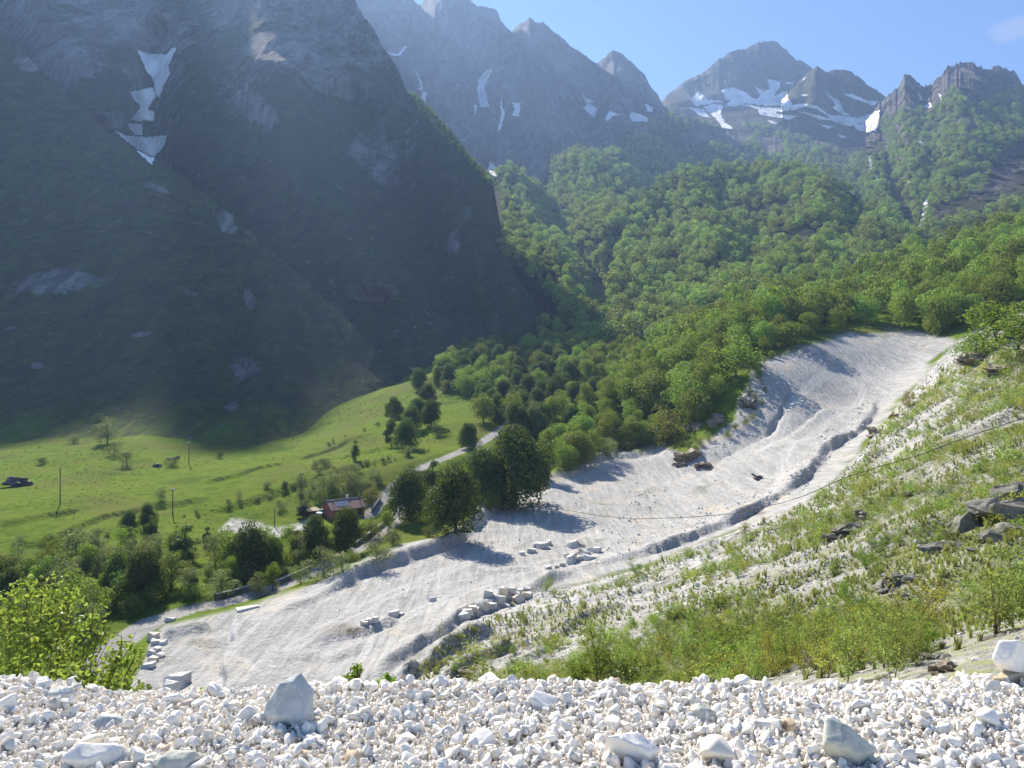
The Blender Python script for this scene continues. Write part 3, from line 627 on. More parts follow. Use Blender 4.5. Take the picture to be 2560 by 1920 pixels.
# ---- instanced masses (woods too dense to count, grass, gravel)
def scatter(name, pts, scl, rot, idx, meshes, label=None, cat=None):
    """one object: its points carry copies of the given meshes"""
    me = bpy.data.meshes.new(name); me.vertices.add(len(pts)); me.vertices.foreach_set('co', np.asarray(pts, np.float32).ravel())
    for nm, arr in (('scl', scl), ('rot', rot)):
        a = me.attributes.new(nm, 'FLOAT_VECTOR', 'POINT'); a.data.foreach_set('vector', np.asarray(arr, np.float32).ravel())
    a = me.attributes.new('idx', 'INT', 'POINT'); a.data.foreach_set('value', np.asarray(idx, np.int32))
    o = link(name, me)
    ng = bpy.data.node_groups.new(name, 'GeometryNodeTree')
    ng.interface.new_socket('Geometry', in_out='INPUT', socket_type='NodeSocketGeometry'); ng.interface.new_socket('Geometry', in_out='OUTPUT', socket_type='NodeSocketGeometry')
    N, L = ng.nodes, ng.links; gi, go = N.new('NodeGroupInput'), N.new('NodeGroupOutput')
    jn = N.new('GeometryNodeJoinGeometry')
    for m in reversed(meshes):
        src = bpy.data.objects.new(name+' source', m)
        oi = N.new('GeometryNodeObjectInfo'); oi.inputs['Object'].default_value = src; oi.inputs['As Instance'].default_value = False
        g2 = N.new('GeometryNodeGeometryToInstance'); L.new(oi.outputs['Geometry'], g2.inputs[0]); L.new(g2.outputs[0], jn.inputs[0])
    ip = N.new('GeometryNodeInstanceOnPoints'); ip.inputs['Pick Instance'].default_value = True
    def named(nm, typ):
        a = N.new('GeometryNodeInputNamedAttribute'); a.data_type = typ; a.inputs['Name'].default_value = nm
        return [s for s in a.outputs if s.enabled and s.name == 'Attribute'][0]
    L.new(gi.outputs[0], ip.inputs['Points']); L.new(jn.outputs[0], ip.inputs['Instance']); L.new(named('idx', 'INT'), ip.inputs['Instance Index'])
    er = N.new('FunctionNodeEulerToRotation'); L.new(named('rot', 'FLOAT_VECTOR'), er.inputs[0]); L.new(er.outputs[0], ip.inputs['Rotation'])
    L.new(named('scl', 'FLOAT_VECTOR'), ip.inputs['Scale']); L.new(ip.outputs[0], go.inputs[0])
    md = o.modifiers.new('spread', 'NODES'); md.node_group = ng
    return tag(o, label, cat, None, 'stuff')
class Spacing:
    def __init__(s, c): s.c = c; s.g = {}
    def ok(s, p, r):
        c = s.c; ix, iy, iz = int(p[0]//c), int(p[1]//c), int(p[2]//c); m = int(r//c)+1
        for a in range(ix-m, ix+m+1):
            for b in range(iy-m, iy+m+1):
                for e in range(iz-m, iz+m+1):
                    for q in s.g.get((a, b, e), ()):
                        if (q[0]-p[0])**2+(q[1]-p[1])**2+(q[2]-p[2])**2 < r*r: return False
        s.g.setdefault((ix, iy, iz), []).append(p); return True
def sample(poly, n, spacing, excl=(), cond=None, seed=1, cell=None):
    rng = np.random.default_rng(seed); poly = np.array(poly, float)
    lo, hi = poly.min(0), poly.max(0); q = rng.uniform(lo, hi, (n, 2)); m = poly_sdf(poly, q[:, 0], q[:, 1]) > 0
    for e in excl: m &= poly_sdf(np.array(e, float), q[:, 0], q[:, 1]) < 0
    sp = Spacing(cell or 8.); out = []
    for px, py in q[m]:
        loc, nr = hit(px, py)
        if loc is None or (cond and not cond(loc, nr, px, py)): continue
        r = spacing(loc) if callable(spacing) else spacing
        if sp.ok(tuple(loc), r): out.append((tuple(loc), px, py))
    return out

# far woods
FARX = [[(2160,330),(2225,300),(2225,425),(2100,465),(1990,505),(2035,440),(2120,415)], [(1895,270),(1912,300),(1935,400),(1975,470),(1985,500),(1950,480),(1915,400)],
        [(1635,290),(1690,300),(1700,335),(1650,335)], [(2000,420),(2012,440),(1990,500),(1975,500)],
        [(1330,610),(1345,600),(1360,650),(1340,660)], [(1490,290),(1580,270),(1640,280),(1590,330),(1560,305),(1500,330)], [(2075,255),(2100,250),(2110,290),(2085,300)]]
FAR = [(1073,372),(1100,366),(1150,388),(1175,420),(1195,345),(1240,325),(1335,325),(1378,272),(1455,243),(1500,258),(1560,275),(1640,268),(1700,280),(1790,310),(1850,325),(1895,345),
       (1905,262),(1950,238),(2010,240),(2060,195),(2115,235),(2170,190),(2212,190),(2320,230),(2320,420),(2212,450),(2000,520),(1870,575),(1560,650),(1450,720),(1330,770),(1230,700),(1180,640),(1130,590),(1083,550),(1090,470)]
def far_ok(loc, nr, px, py):
    g = float(fbm(loc.x*.012, loc.y*.012, loc.z*.012, 3, 77))
    if px > 1890: return g > -.5+.0014*max(0, 300-py)
    if py < 330 and px > 1380: return g > -.16+.0012*(330-py) and 520 < loc.y
    return g > -.38 and loc.y > 520
FP = sample(FAR, 48000, lambda l: 8.6+l.y*.002, FARX, far_ok, 3)
def rnd_scale(n, lo, hi, seed, wr=(.85, 1.2)):
    r = np.random.default_rng(seed); h = r.uniform(lo, hi, n); w = h*r.uniform(*wr, n); return np.stack([w, w, h], 1)
def rnd_rot(n, seed, tilt=.08):
    r = np.random.default_rng(seed); return np.stack([r.normal(0, tilt, n), r.normal(0, tilt, n), r.uniform(0, 6.28, n)], 1)
FARM = [mesh_np('far tree', *crown(200+i, 1.0, 560, .1, 10, 'round', .16)[0], LM['far']) for i in range(6)]
n = len(FP); pp = np.array([p[0] for p in FP]); sc = rnd_scale(n, 8, 18, 4, (.8, 1.25))
sc *= (1+.25*fbm(pp[:, 0]*.01, pp[:, 1]*.01, pp[:, 2]*.01, 2, 5))[:, None]
pp[:, 2] -= 1.0
scatter('forest', pp, sc, rnd_rot(n, 5), np.random.default_rng(6).integers(0, 6, n), FARM, 'mass of green broadleaf forest covering the far mountain slopes', 'forest')
# scrub along the sunlit ridge and thin scrub in the shaded faces
RID = [(876,195),(909,212),(949,252),(983,293),(1003,320),(1037,357),(1064,383),(1087,400),(1127,441),(1127,462),(1080,420),(1030,375),(985,325),(940,280),(900,240)]
RP = sample(RID, 6000, 4.5, seed=8); n = len(RP)
if n: scatter('scrub', np.array([p[0] for p in RP]), rnd_scale(n, 3, 6, 9), rnd_rot(n, 10), np.random.default_rng(11).integers(0, 6, n), FARM, 'low green scrub along the sunlit crest of the shaded mountainside', 'scrub')

# wood above the works: the nearest trees one by one, the rest as a mass
NEARW = [(1165,985),(1250,920),(1350,840),(1450,730),(1560,660),(1700,635),(1870,590),(2000,530),(2212,470),(2330,430),(2330,640),(2212,660),(2080,700),(2050,728),(1985,712),(1880,706),(1765,728),
         (1690,756),(1640,800),(1600,845),(1535,870),(1490,935),(1430,958),(1330,968),(1215,1018)]
NP = sample(NEARW, 26000, lambda l: 9.2 if l.y < 420 else 9.4, seed=12)
NP.sort(key=lambda p: p[0][1])
def shade_h(p, h):
    """keep trees back from the sunlit spoil cone: the height whose shadow stays off it"""
    while h > 4.5:
        clear = True
        for u in (.55, .8, 1.):
            x, y = p[0]-SUN.x/SUN.z*h*u, p[1]-SUN.y/SUN.z*h*u; g = ground(x, y)
            if g is None: continue
            qx, qy = CX+g.x/g.y*F, CY-g.z/g.y*F
            if qx > 1560 and poly_sdf(WHITE, np.array([qx]), np.array([qy]))[0] > 6: clear = False
        if clear: break
        h -= 1.5
    return h
NIND = 100
for p, px, py in NP[:NIND]:
    h = random.uniform(14, 20) if py < 900 else random.uniform(9, 14)
    h = shade_h(p, h)
    plant('hill' if random.random() < .8 else 'fresh', Vector(p)-Vector((0, 0, .3)), h, 'leafy green tree packed in the wood along the upper edge of the white quarry', 'trees packed in the wood above the quarry', h*random.uniform(.75, 1.0))
rest = NP[NIND:]; n = len(rest); pp = np.array([p[0] for p in rest])
MIDM = [mesh_np('wood tree', *crown(240+i, .9, 900, .075, 15, 'round', .2)[0], LM['hill']) for i in range(5)]
ws = rnd_scale(n, 10, 18, 14, (.8, 1.15)); ws *= np.array([shade_h(p, h)/h for p, h in zip(pp, ws[:, 2])])[:, None]
scatter('wood', pp, ws, rnd_rot(n, 15), np.random.default_rng(16).integers(0, 5, n), MIDM, 'mass of bright green wood rising behind the white quarry', 'wood')
print('WOODS', len(FP), len(RP), len(NP))
# valley head grove
GROVE = [(940,830),(985,770),(1010,760),(1080,755),(1160,765),(1215,800),(1250,850),(1300,860),(1330,880),(1240,930),(1170,950),(1110,930),(1060,900),(1000,850)]
for p, px, py in sample(GROVE, 5000, 10.5, seed=21):
    plant('dark' if random.random() < .55 else 'hill', Vector(p)-Vector((0, 0, .2)), random.uniform(9, 14), 'rounded green tree in the grove at the head of the valley', 'grove trees at the head of the valley')
for p, px, py in sample([(1160,690),(1250,700),(1340,740),(1400,790),(1330,830),(1240,815),(1180,780)], 2500, 9.5, seed=22):
    plant('hill', Vector(p)-Vector((0, 0, .2)), random.uniform(9, 13), 'green tree at the wood edge above the small clearing', 'trees at the wood edge above the clearing')
TL = [ # kind, px, py of the base, height, width, label
 ('dark',985,1152,152,148,'broad dark tree with drooping skirt beside the white quarry bank'),
 ('dark',1112,1092,172,178,'tallest dark spreading tree at the rim of the white quarry floor'),
 ('dark',885,1124,118,105,'dark tree with pointed top just above the grassy knoll'),
 ('dark',1046,1078,125,110,'dark tree squeezed behind the tallest quarry-rim tree'),
 ('cone',935,1062,74,60,'small dark layered tree beside the pale bend of the road'),
 ('cone',1178,1035,95,70,'slim dark tree on the far flank of the tallest quarry-rim tree'),
 ('freshbush',1062,1108,50,42,'small bright bush at the foot of the dark quarry-rim trees'),
 ('dark',748,1198,103,88,'dark round tree in front of the red house'),
 ('dark',682,1205,92,80,'dark tree beside the tree that hides the red house'),
 ('hill',650,1212,70,60,'mid green tree at the fringe of the pair below the red house'),
 ('olive',803,1098,46,44,'olive green tree behind the roof of the red house'),
 ('pale',715,1060,46,50,'pale grey-green willow behind the red house chimney'),
 ('pale',752,1062,54,54,'leafier pale willow between the red house and the meadow'),
 ('pale',700,1075,48,40,'low pale willow behind the gable of the red house'),
 ('pale',780,1065,44,48,'pale willow nearest the road bend behind the red house'),
 ('tall',650,1083,62,36,'thin wispy pale tree on the bank above the house yard'),
 ('cone',655,1118,36,40,'small dark fir-like tree on the lawn beside the red house'),
 ('pale',690,1208,44,0,'pale willow below the dark tree in front of the house'),
 ('pale',700,1248,62,74,'grey-green willow with bare stems beside the quarry bank'),
 ('pale',740,1235,40,44,'small grey-green willow at the very edge of the quarry bank'),
 ('dark',540,1250,122,104,'big dark tree in the lower wood below the white yard'),
 ('hill',500,1240,104,80,'leafy green tree left of the big dark tree in the lower wood'),
 ('dark',585,1240,92,70,'dark tree right of the big dark tree in the lower wood'),
 ('cone',400,1212,86,78,'layered dark conifer-like tree standing alone in the lower wood'),
 ('dark',312,1300,118,118,'broad dark tree above the shaded stretch of road'),
 ('dark',255,1290,96,80,'dark tree beside the broad tree over the shaded road'),
 ('darkbush',118,1262,62,100,'low round dark tree at the left of the lower wood'),
 ('dark',20,1300,74,70,'dark tree cut by the left picture edge in the lower wood'),
 ('hill',190,1320,84,76,'mid green tree behind the leafy bush of the foreground'),
 ('hill',60,1255,52,56,'mid green tree near the low round dark tree'),
 ('pale',170,1255,60,54,'pale tree behind the low round dark tree'),
 ('pale',225,1245,66,60,'pale tree among the dark crowns of the lower wood'),
 ('pale',345,1205,52,56,'pale willow between the layered tree and the meadow'),
 ('pale',470,1195,40,44,'pale willow beside the white yard'),
 ('fresh',380,1215,44,36,'bright yellow-green young tree beside the layered tree'),
 ('fresh',505,1265,66,44,'bright yellow-green tree in front of the big dark tree'),
 ('fresh',285,1330,46,50,'bright bush-like tree at the shaded road edge'),
 ('fresh',590,1275,62,44,'fresh green sapling tree above the low road wall'),
 ('pale',650,1262,56,40,'wispy pale tree right beside the long low road wall'),
 ('pale',555,1288,50,50,'grey-green willow above the end of the low road wall'),
 ('pale',480,1290,58,64,'grey-green willow leaning over the low road wall'),
 ('pale',410,1290,66,60,'pale tree between the broad dark tree and the road'),
 ('freshbush',425,1290,36,70,'yellow-green thicket above the left end of the road wall'),
 ('dark',278,1148,52,42,'dark tree, left one of the pair on the meadow ditch'),
 ('dark',318,1145,60,46,'dark tree, right one of the pair on the meadow ditch'),
 ('pale',347,1082,38,28,'pale round tree by itself behind the dark meadow pair'),
 ('cone',768,996,50,26,'narrow dark tree standing alone in the bright meadow'),
 ('pale',232,957,56,62,'largest pale willow in the clump at the shadow edge'),
 ('pale',246,985,32,34,'middle pale willow of the clump at the shadow edge'),
 ('pale',275,1008,34,40,'lowest pale willow of the clump at the shadow edge'),
 ('darkbush',213,915,22,36,'dark shrub at the top of the pale willow clump'),
 ('darkbush',92,1003,17,28,'small round dark shrub alone on the left meadow'),
 ('darkbush',372,1008,22,34,'dark round shrub beside the meadow boulder'),
 ('darkbush',475,990,18,20,'tiny round shrub just at the dark shadow edge'),
 ('pale',158,958,24,26,'small grey shrub left of the pale willow clump'),
 ('bush',45,1170,22,26,'wispy shrub on the ditch at the left meadow edge'),
 ('cone',845,965,74,40,'tall layered tree at the left of the meadow copse'),
 ('dark',850,905,48,46,'top left dark tree of the meadow copse'),
 ('dark',878,972,70,60,'dark tree in the middle front of the meadow copse'),
 ('dark',900,905,52,50,'leafy dark tree in the middle of the meadow copse'),
 ('dark',932,922,60,52,'dark tree at the right end of the meadow copse'),
 ('dark',925,868,40,44,'round dark tree at the top of the meadow copse'),
 ('dark',890,930,54,50,'dark tree buried in the heart of the meadow copse'),
 ('darkbush',948,942,26,42,'dark shrub at the foot of the meadow copse'),
 ('dark',1012,970,64,52,'dark tree beside the pale road above the copse'),
 ('hill',1045,912,62,64,'leafy tree between the copse and the valley grove'),
 ('dark',1075,905,56,50,'dark tree beside the leafy tree near the small grey shed'),
 ('pale',1105,905,52,48,'pale grey-green tree beside the forest lane'),
 ('pale',1150,925,58,52,'pale tree right of the forest lane'),
 ('dark',1125,930,52,42,'dark narrow tree between two pale trees by the lane'),
 ('dark',906,842,48,52,'round tree by itself at the tip of the shaded slope'),
 ('hill',955,815,52,50,'half shaded tree between the lone round tree and the grove'),
 ('pale',965,850,30,34,'small pale tree below the valley grove'),
 ('bush',700,1010,26,40,'pale wispy bush on the long meadow ditch'),
 ('bush',680,1012,20,26,'smaller wispy bush on the long meadow ditch'),
 ('bush',578,1055,24,26,'pale shrub on the ditch above the house lawn'),
 ('bush',605,1100,26,26,'brownish bush beside the yard pole'),
 ('bush',975,1045,34,36,'pale bush at the inner side of the road bend'),
 ('bush',1040,1010,30,44,'pale rounded bush right of the road'),
 ('bush',1000,950,20,24,'low pale bush on the far meadow'),
 ('bush',880,985,24,30,'tiny bush below the meadow copse'),
 ('hill',1255,1000,66,80,'round green tree where the wood meets the far quarry bank'),
 ('pale',1310,985,48,50,'pale bush-like tree behind the far quarry bank'),
 ('pale',1230,1015,44,62,'pale tree at the left end of the far quarry bank'),
 ('olive',1440,962,88,92,'big round olive tree above the brown rock outcrop'),
 ('hill',1385,960,60,40,'slim green tree left of the big round olive tree'),
 ('bush',1350,975,30,40,'low pale shrubs just behind the curved quarry bank'),
 ('fresh',1590,815,86,110,'bright spreading tree overhanging the shaded pit'),
 ('fresh',1700,745,50,90,'bright bushy tree left of the white cone of spoil'),
 ('fresh',2200,770,110,150,'big bright bush-like tree cut by the right picture edge'),('freshbush',2110,775,60,110,'rounded bright bush beside the big tree at the right edge'),('fresh',2150,750,100,140,'large bright bushy tree at the right picture edge above the slope'),
 ('freshbush',2030,722,22,36,'small grey-green bush at the rim of the white cone'),
 ('rust',1958,872,30,22,'rust coloured bush on the slope beside the spoil cone'),
 ('fresh',1085,1100,34,36,'small bright tree tucked under the quarry-rim trees'),
 ('pale',1060,1000,36,34,'pale little tree right of the road above the dark trees'),
 ('bush',815,1208,46,70,'pale scrub on the bank between road and quarry'),
 ('bush',850,1178,36,56,'grey scrub on the grassy knoll beside the quarry bank'),
 ('bush',925,1160,34,28,'small dark-green shrub at the foot of the knoll'),
 ('fresh',840,1150,50,44,'feathery fresh tree on the bank below the road wall'),
 ('fresh',800,1165,46,60,'yellow-green tree in the dip beside the road wall'),
 ('freshbush',765,1215,30,50,'yellow-green scrub where the road wall meets the quarry bank'),
]
for k, px, py, h, wd, lab in TL: plant_px(k, px, py, h, lab, None, wd or None)
# filler thicket of the lower wood and valley bottom
THK = [(0,1215),(120,1200),(260,1175),(380,1170),(470,1175),(520,1190),(620,1195),(660,1215),(650,1240),(560,1270),(440,1285),(350,1290),(300,1320),(220,1370),(120,1400),(0,1420)]
for p, px, py in sample(THK, 5000, 4.9, seed=31, cell=4.):
    k = random.choice(['pale', 'pale', 'bush', 'freshbush', 'hill', 'tall', 'cone', 'fresh'])
    plant(k, Vector(p)-Vector((0, 0, .1)), random.uniform(3, 8.5), 'low green growth filling the lower wood beside the road', 'undergrowth of the lower wood', name='undergrowth_shrub', cat='shrub')
for p, px, py in sample([(640,1090),(700,1030),(800,1020),(830,1050),(800,1075),(700,1085),(660,1110)], 900, 4.5, seed=32, cell=4.):
    plant(random.choice(['bush', 'pale']), Vector(p), random.uniform(2, 4.5), 'pale scrub on the rough ground behind the red house', 'scrub behind the red house', name='scrub_bush', cat='shrub')
for p, px, py in sample([(1180,1015),(1300,970),(1420,950),(1500,940),(1560,955),(1640,900),(1660,850),(1640,800),(1600,880),(1500,1000),(1440,965),(1300,975)], 900, 4.0, seed=33, cell=4.):
    plant(random.choice(['bush', 'freshbush', 'pale']), Vector(p), random.uniform(1.5, 3.5), 'scrubby bush along the rocky rim between wood and quarry', 'scrub along the quarry rim')

for line, m_, nm in (([(300,1118,187),(420,1105,196),(520,1085,206),(600,1060,216),(680,1035,228),(760,1018,238),(850,1000,246),(940,960,262)], 34, 'bush growing along the long ditch across the meadow'),
                 ([(0,1190,162),(110,1172,168),(200,1150,172),(260,1150,176)], 9, 'bush on the ditch at the left end of the meadow'), ([(700,950,300),(760,935,318),(830,900,345),(900,870,370)], 7, 'bush dotted along the turf step of the far meadow')):
    q = np.array([P(*p) for p in line])
    for i in range(m_):
        u = random.uniform(0, len(line)-1.001); k = int(u); x, y, z = q[k]+(q[k+1]-q[k])*(u-k); g = ground(x+random.gauss(0, 1.2), y+random.gauss(0, 1.2))
        plant(random.choice(['bush', 'pale', 'darkbush', 'bush']), g, random.uniform(.9, 2.6), nm, 'bushes along the meadow ditches', name='ditch_bush', cat='bush')
# ------------------------------------------------------------------ snow and streams lying on the faces
SNOW = NT('old snow'); _n1 = SNOW.noise(.02, 7, .7); SNOW.pbr(SNOW.mix(SNOW.ramp(_n1, .35, .6), (.58, .57, .56), (.86, .86, .86)), .7, SNOW.bump(_n1, 6, .5), .3); SNOW = SNOW.m
WATER = simple('white water', (.55, .57, .6), .5, .4, .2, .05)
def z1(l): return [(x*.336, y*.336) for x, y in l]
def z2(l): return [(734.4+x*.336, y*.336) for x, y in l]
def z3(l): return [(1468.8+x*.336, y*.336) for x, y in l]
def drape(name, polys, mat, step=2.0, lift=.0022, edge=1.6, label=None, cat=None):
    V2, F2, o = [], [], 0
    for k, pl in enumerate(polys):
        q = []
        for i in range(len(pl)):
            a, b = np.array(pl[i]), np.array(pl[(i+1) % len(pl)]); L = np.hypot(*(b-a)); m = max(1, int(L/2))
            for j in range(m):
                p = a+(b-a)*j/m; q.append(p+edge*1.5*np.array((fbm(p[0]*.22, p[1]*.22, 0, 3, 3), fbm(p[0]*.22, p[1]*.22, 9, 3, 4))))
        q = np.array(q); lo, hi = q.min(0), q.max(0)
        gx, gy = np.meshgrid(np.arange(lo[0], hi[0], step), np.arange(lo[1], hi[1], step)); g = np.stack([gx.ravel(), gy.ravel()], 1)
        s = poly_sdf(q, g[:, 0], g[:, 1]) if len(g) else np.zeros(0); g = g[s > .8*step]
        pts = [Vector(p) for p in np.concatenate([q, g])]
        vs, es, fs, _, _, _ = delaunay_2d_cdt(pts, [], [list(range(len(q)))], 1, 1e-4)
        w, ok = [], True
        for p in vs:
            loc, nr = hit(p.x, p.y)
            if loc is None: loc = Vector(w[-1]) if w else Vector((0, 9000, 0))
            w.append(tuple(loc*(1-lift)))
        w = np.array(w)
        dz = w[:, 1]
        fs = [f for f in fs if max(dz[i] for i in f)-min(dz[i] for i in f) < .12*dz[f[0]]]
        V2.append(w); F2 += [tuple(i+o for i in f) for f in fs]; o += len(w)
    return tag(link(name, mesh_np(name, np.concatenate(V2), F2, mat, True)), label, cat, None, 'stuff')
drape('gully_snow', [z1(p) for p in [
 [(880,315),(960,350),(1080,345),(1100,310),(1135,305),(1110,360),(1085,420),(1090,480),(1060,540),(1020,630),(1000,600),(985,510),(940,450),(905,370)],
 [(835,590),(940,570),(980,560),(1000,620),(950,700),(990,720),(985,780),(930,770),(900,780),(835,770),(870,740),(905,680),(860,640)],
 [(820,795),(920,795),(915,870),(870,865),(835,830)],[(735,838),(800,870),(940,880),(1070,870),(1060,930),(1000,1000),(975,1060),(910,1000),(850,940)]]], SNOW, label='old snow lying in the steep gully of the shaded mountainside', cat='snow')
drape('cliff_snow', [z2(p) for p in [
 [(300,330),(370,350),(420,290),(435,300),(385,360),(330,355)],[(475,430),(520,510),(535,560),(525,585),(500,570),(515,550)],[(540,580),(555,600),(550,690),(515,640)],
 [(985,440),(930,560),(960,690),(900,690),(880,560),(900,500),(940,450)],[(865,670),(885,680),(870,740),(860,730)],[(1040,600),(1045,690),(1065,720),(1030,830),(1010,840),(1040,740),(1030,690)],
 [(1100,655),(1160,665),(1155,745),(1105,745),(1125,700)],[(1560,610),(1600,640),(1640,650),(1600,660),(1655,700),(1640,750),(1610,740),(1560,690),(1590,680)],[(1735,710),(1800,740),(1760,745),(1720,780),(1700,765)],
 [(1880,720),(1950,740),(2015,795),(1960,780),(1880,780),(1860,740)],[(1960,665),(2010,690),(2010,720),(1975,720)],[(970,1035),(1020,1090),(1010,1135),(960,1120),(950,1085)],[(825,870),(790,910),(780,905)]]],
 SNOW, label='scattered snow patches at the foot of the shaded grey cliffs', cat='snow')
drape('peak_snow', [z3(p) for p in [
 [(265,580),(330,560),(420,590),(460,630),(490,640),(520,610),(480,555),(540,585),(580,570),(560,505),(645,525),(640,560),(600,620),(690,580),(700,640),(690,680),(560,680),(430,665),(350,650),(300,640)],
 [(150,690),(200,670),(280,675),(260,730),(290,790),(345,825),(280,830),(230,760),(180,720)],[(70,640),(120,580),(180,640),(280,650),(200,668),(100,680)],
 [(350,655),(520,690),(640,695),(700,635),(720,660),(700,710),(620,720),(640,760),(600,750),(520,740),(500,700),(400,675)],
 [(700,680),(800,665),(880,680),(960,740),(1060,745),(1150,760),(1220,730),(1285,708),(1262,845),(1210,840),(1170,790),(1090,810),(1000,790),(940,740),(880,700),(800,685),(720,710)],
 [(935,590),(990,630),(1020,640),(1060,720),(1100,742),(1060,738),(980,700),(1000,670)],[(1050,605),(1100,600),(1200,645),(1280,650),(1250,680),(1180,660)],[(860,785),(1000,820),(950,825)],
 [(680,530),(740,530),(690,545)],[(780,520),(810,495),(800,510)],[(775,605),(830,612),(800,618)],[(1660,600),(1695,620),(1680,645)],[(1565,680),(1610,660),(1620,685),(1580,695)],[(1530,590),(1560,640),(1540,640)],
 [(1000,860),(1080,880),(1040,890)],[(60,690),(150,700),(200,760),(120,740)],[(480,690),(640,735),(760,745),(700,770),(560,740)],[(760,715),(900,745),(1020,780),(900,770)],[(560,770),(640,790),(600,800)],[(1090,790),(1180,800),(1250,860),(1150,840)],[(330,640),(420,655),(360,690),(290,680)],[(1520,900),(1590,920),(1560,940)],[(1450,1160),(1490,1165),(1475,1185)],[(1940,850),(1965,850),(1950,870)]]],
 SNOW, label='bright snow sheets below the sunlit grey peak and crag', cat='snow')
drape('stream', [z3(p) for p in [[(1595,1240),(1605,1290),(1580,1370),(1570,1440),(1510,1475),(1545,1440),(1555,1350),(1575,1280)],
 [(1220,1000),(1245,1020),(1225,1080),(1260,1130),(1300,1190),(1280,1190),(1245,1110),(1210,1030)],[(1350,1260),(1375,1290),(1365,1400),(1355,1400),(1360,1300)],[(1450,1460),(1470,1430),(1465,1475)]]],
 WATER, 1.5, .004, .8, 'thin white streams falling down the forested gullies', 'stream')

# ------------------------------------------------------------------ boxes and small building helpers
class MB:
    def __init__(s): s.v, s.f = [], []
    def poly(s, v, f):
        o = len(s.v); s.v += [tuple(p) for p in v]; s.f += [tuple(i+o for i in q) for q in f]; return s
    def box(s, x0, x1, y0, y1, z0, z1):
        return s.poly([(x, y, z) for z in (z0, z1) for x, y in ((x0, y0), (x1, y0), (x1, y1), (x0, y1))], [(3,2,1,0),(4,5,6,7),(0,1,5,4),(1,2,6,5),(2,3,7,6),(3,0,4,7)])
    def tube(s, pts, rad, n=8, cap=True):
        v, f = tube(pts, rad if hasattr(rad, '__len__') else [rad]*len(pts), n); s.poly(v, f.tolist())
        if cap: o = len(s.v)-len(v); s.f += [tuple(range(o, o+n))[::-1], tuple(range(len(s.v)-n, len(s.v)))]
        return s
    def build(s, name, mat, parent=None, bevel=0):
        o = link(name, mesh_np(name, s.v, s.f, mat), parent)
        if bevel: b = o.modifiers.new('b', 'BEVEL'); b.width = bevel; b.segments = 2
        return o
WALL = simple('red render', (.34, .115, .085), .9, .1, .12, 1.5); OCHRE = simple('ochre render', (.36, .17, .08), .9, .1, .12, 1.5)
ROOF = simple('brown sheet roof', (.21, .115, .105), .6, .3, .1, 2); DARK = simple('dark glass', (.02, .022, .025), .2, .5, .1, 2)
METAL = simple('stove pipe', (.06, .06, .06), .5, .4, .2, 5); PALE = simple('pale plaster', (.55, .53, .5), .9, .1, .1, 3)
PANEL = NT('solar panel'); _w = PANEL.n('ShaderNodeTexWave'); PANEL.set(_w.inputs[0], PANEL.n('ShaderNodeTexCoord').outputs['Object']); _w.inputs['Scale'].default_value = 2.2
PANEL.pbr(PANEL.mix(PANEL.ramp(_w.outputs['Fac'], .35, .6), (.03, .05, .09), (.35, .42, .5)), .25, None, .6); PANEL = PANEL.m
WOOD = simple('weathered pole', (.17, .14, .11), .9, .1, .3, 6); STONEW = simple('dark road wall', (.15, .14, .13), .95, .1, .4, 1.2); CAPW = simple('pale wall coping', (.42, .41, .38), .9, .1, .2, 2)
CANVAS = simple('canvas', (.36, .31, .2), .9, .1, .1, 2); CLAD = simple('dark timber', (.05, .04, .035), .9, .1, .3, 3)

# ------------------------------------------------------------------ the red house: long axis runs away to the right
h0, _ = hit(718, 1124); yaw = R(38)
house = empty('house', h0+Vector((0, 0, -.2)), yaw); tag(house, 'small red house with brown pitched roof standing among trees below the meadow', 'house')
LX, WY, EV, RG = 9.4, 6.2, 3.1, 4.9
m = MB(); m.poly([(0,0,-2),(0,WY,-2),(0,WY,EV),(0,WY/2,RG-.08),(0,0,EV)], [(4,3,2,1,0)]); m.build('gable_wall', WALL, house)
m = MB(); m.box(.01,LX,0,.25,-2,EV).box(.01,LX,WY-.25,WY,-2,EV); m.build('wall', OCHRE, house)
m = MB(); m.poly([(LX,0,-2),(LX,WY,-2),(LX,WY,EV),(LX,WY/2,RG-.08),(LX,0,EV)], [(0,1,2,3,4)]); m.build('gable_wall', WALL, house)
def slab(y0, z0, y1, z1, x0, x1, th):
    return [(x0,y0,z0),(x1,y0,z0),(x1,y1,z1),(x0,y1,z1),(x0,y0,z0+th),(x1,y0,z0+th),(x1,y1,z1+th),(x0,y1,z1+th)], [(3,2,1,0),(4,5,6,7),(0,1,5,4),(1,2,6,5),(2,3,7,6),(3,0,4,7)]
sl_ = (RG-EV)/(WY/2)
roof = MB().poly(*slab(-.6, EV-.6*sl_, WY/2, RG, -.5, LX+.6, .16)).poly(*slab(WY/2+.001, RG, WY+.6, EV-.6*sl_, -.5, LX+.6, .16)).build('roof', ROOF, house)
MB().tube([(-.55,WY/2,RG+.2),(LX+.65,WY/2,RG+.2)], .12).build('ridge_cap', CAPW, roof)
for i in range(5): MB().poly(*slab(.5, EV+.5*sl_+.19, 2.3, EV+2.3*sl_+.19, 1.6+i*.75, 2.2+i*.75, .05)).build('roof_panel', PANEL, roof)
for x, y, hh in ((.9, 1.6, 1.1), (LX-.3, 2.6, .9)): MB().tube([(x,y,EV+y*sl_),(x,y,EV+y*sl_+hh)], .13).box(x-.2,x+.2,y-.2,y+.2,EV+y*sl_+hh,EV+y*sl_+hh+.1).build('stove_pipe', METAL, roof)
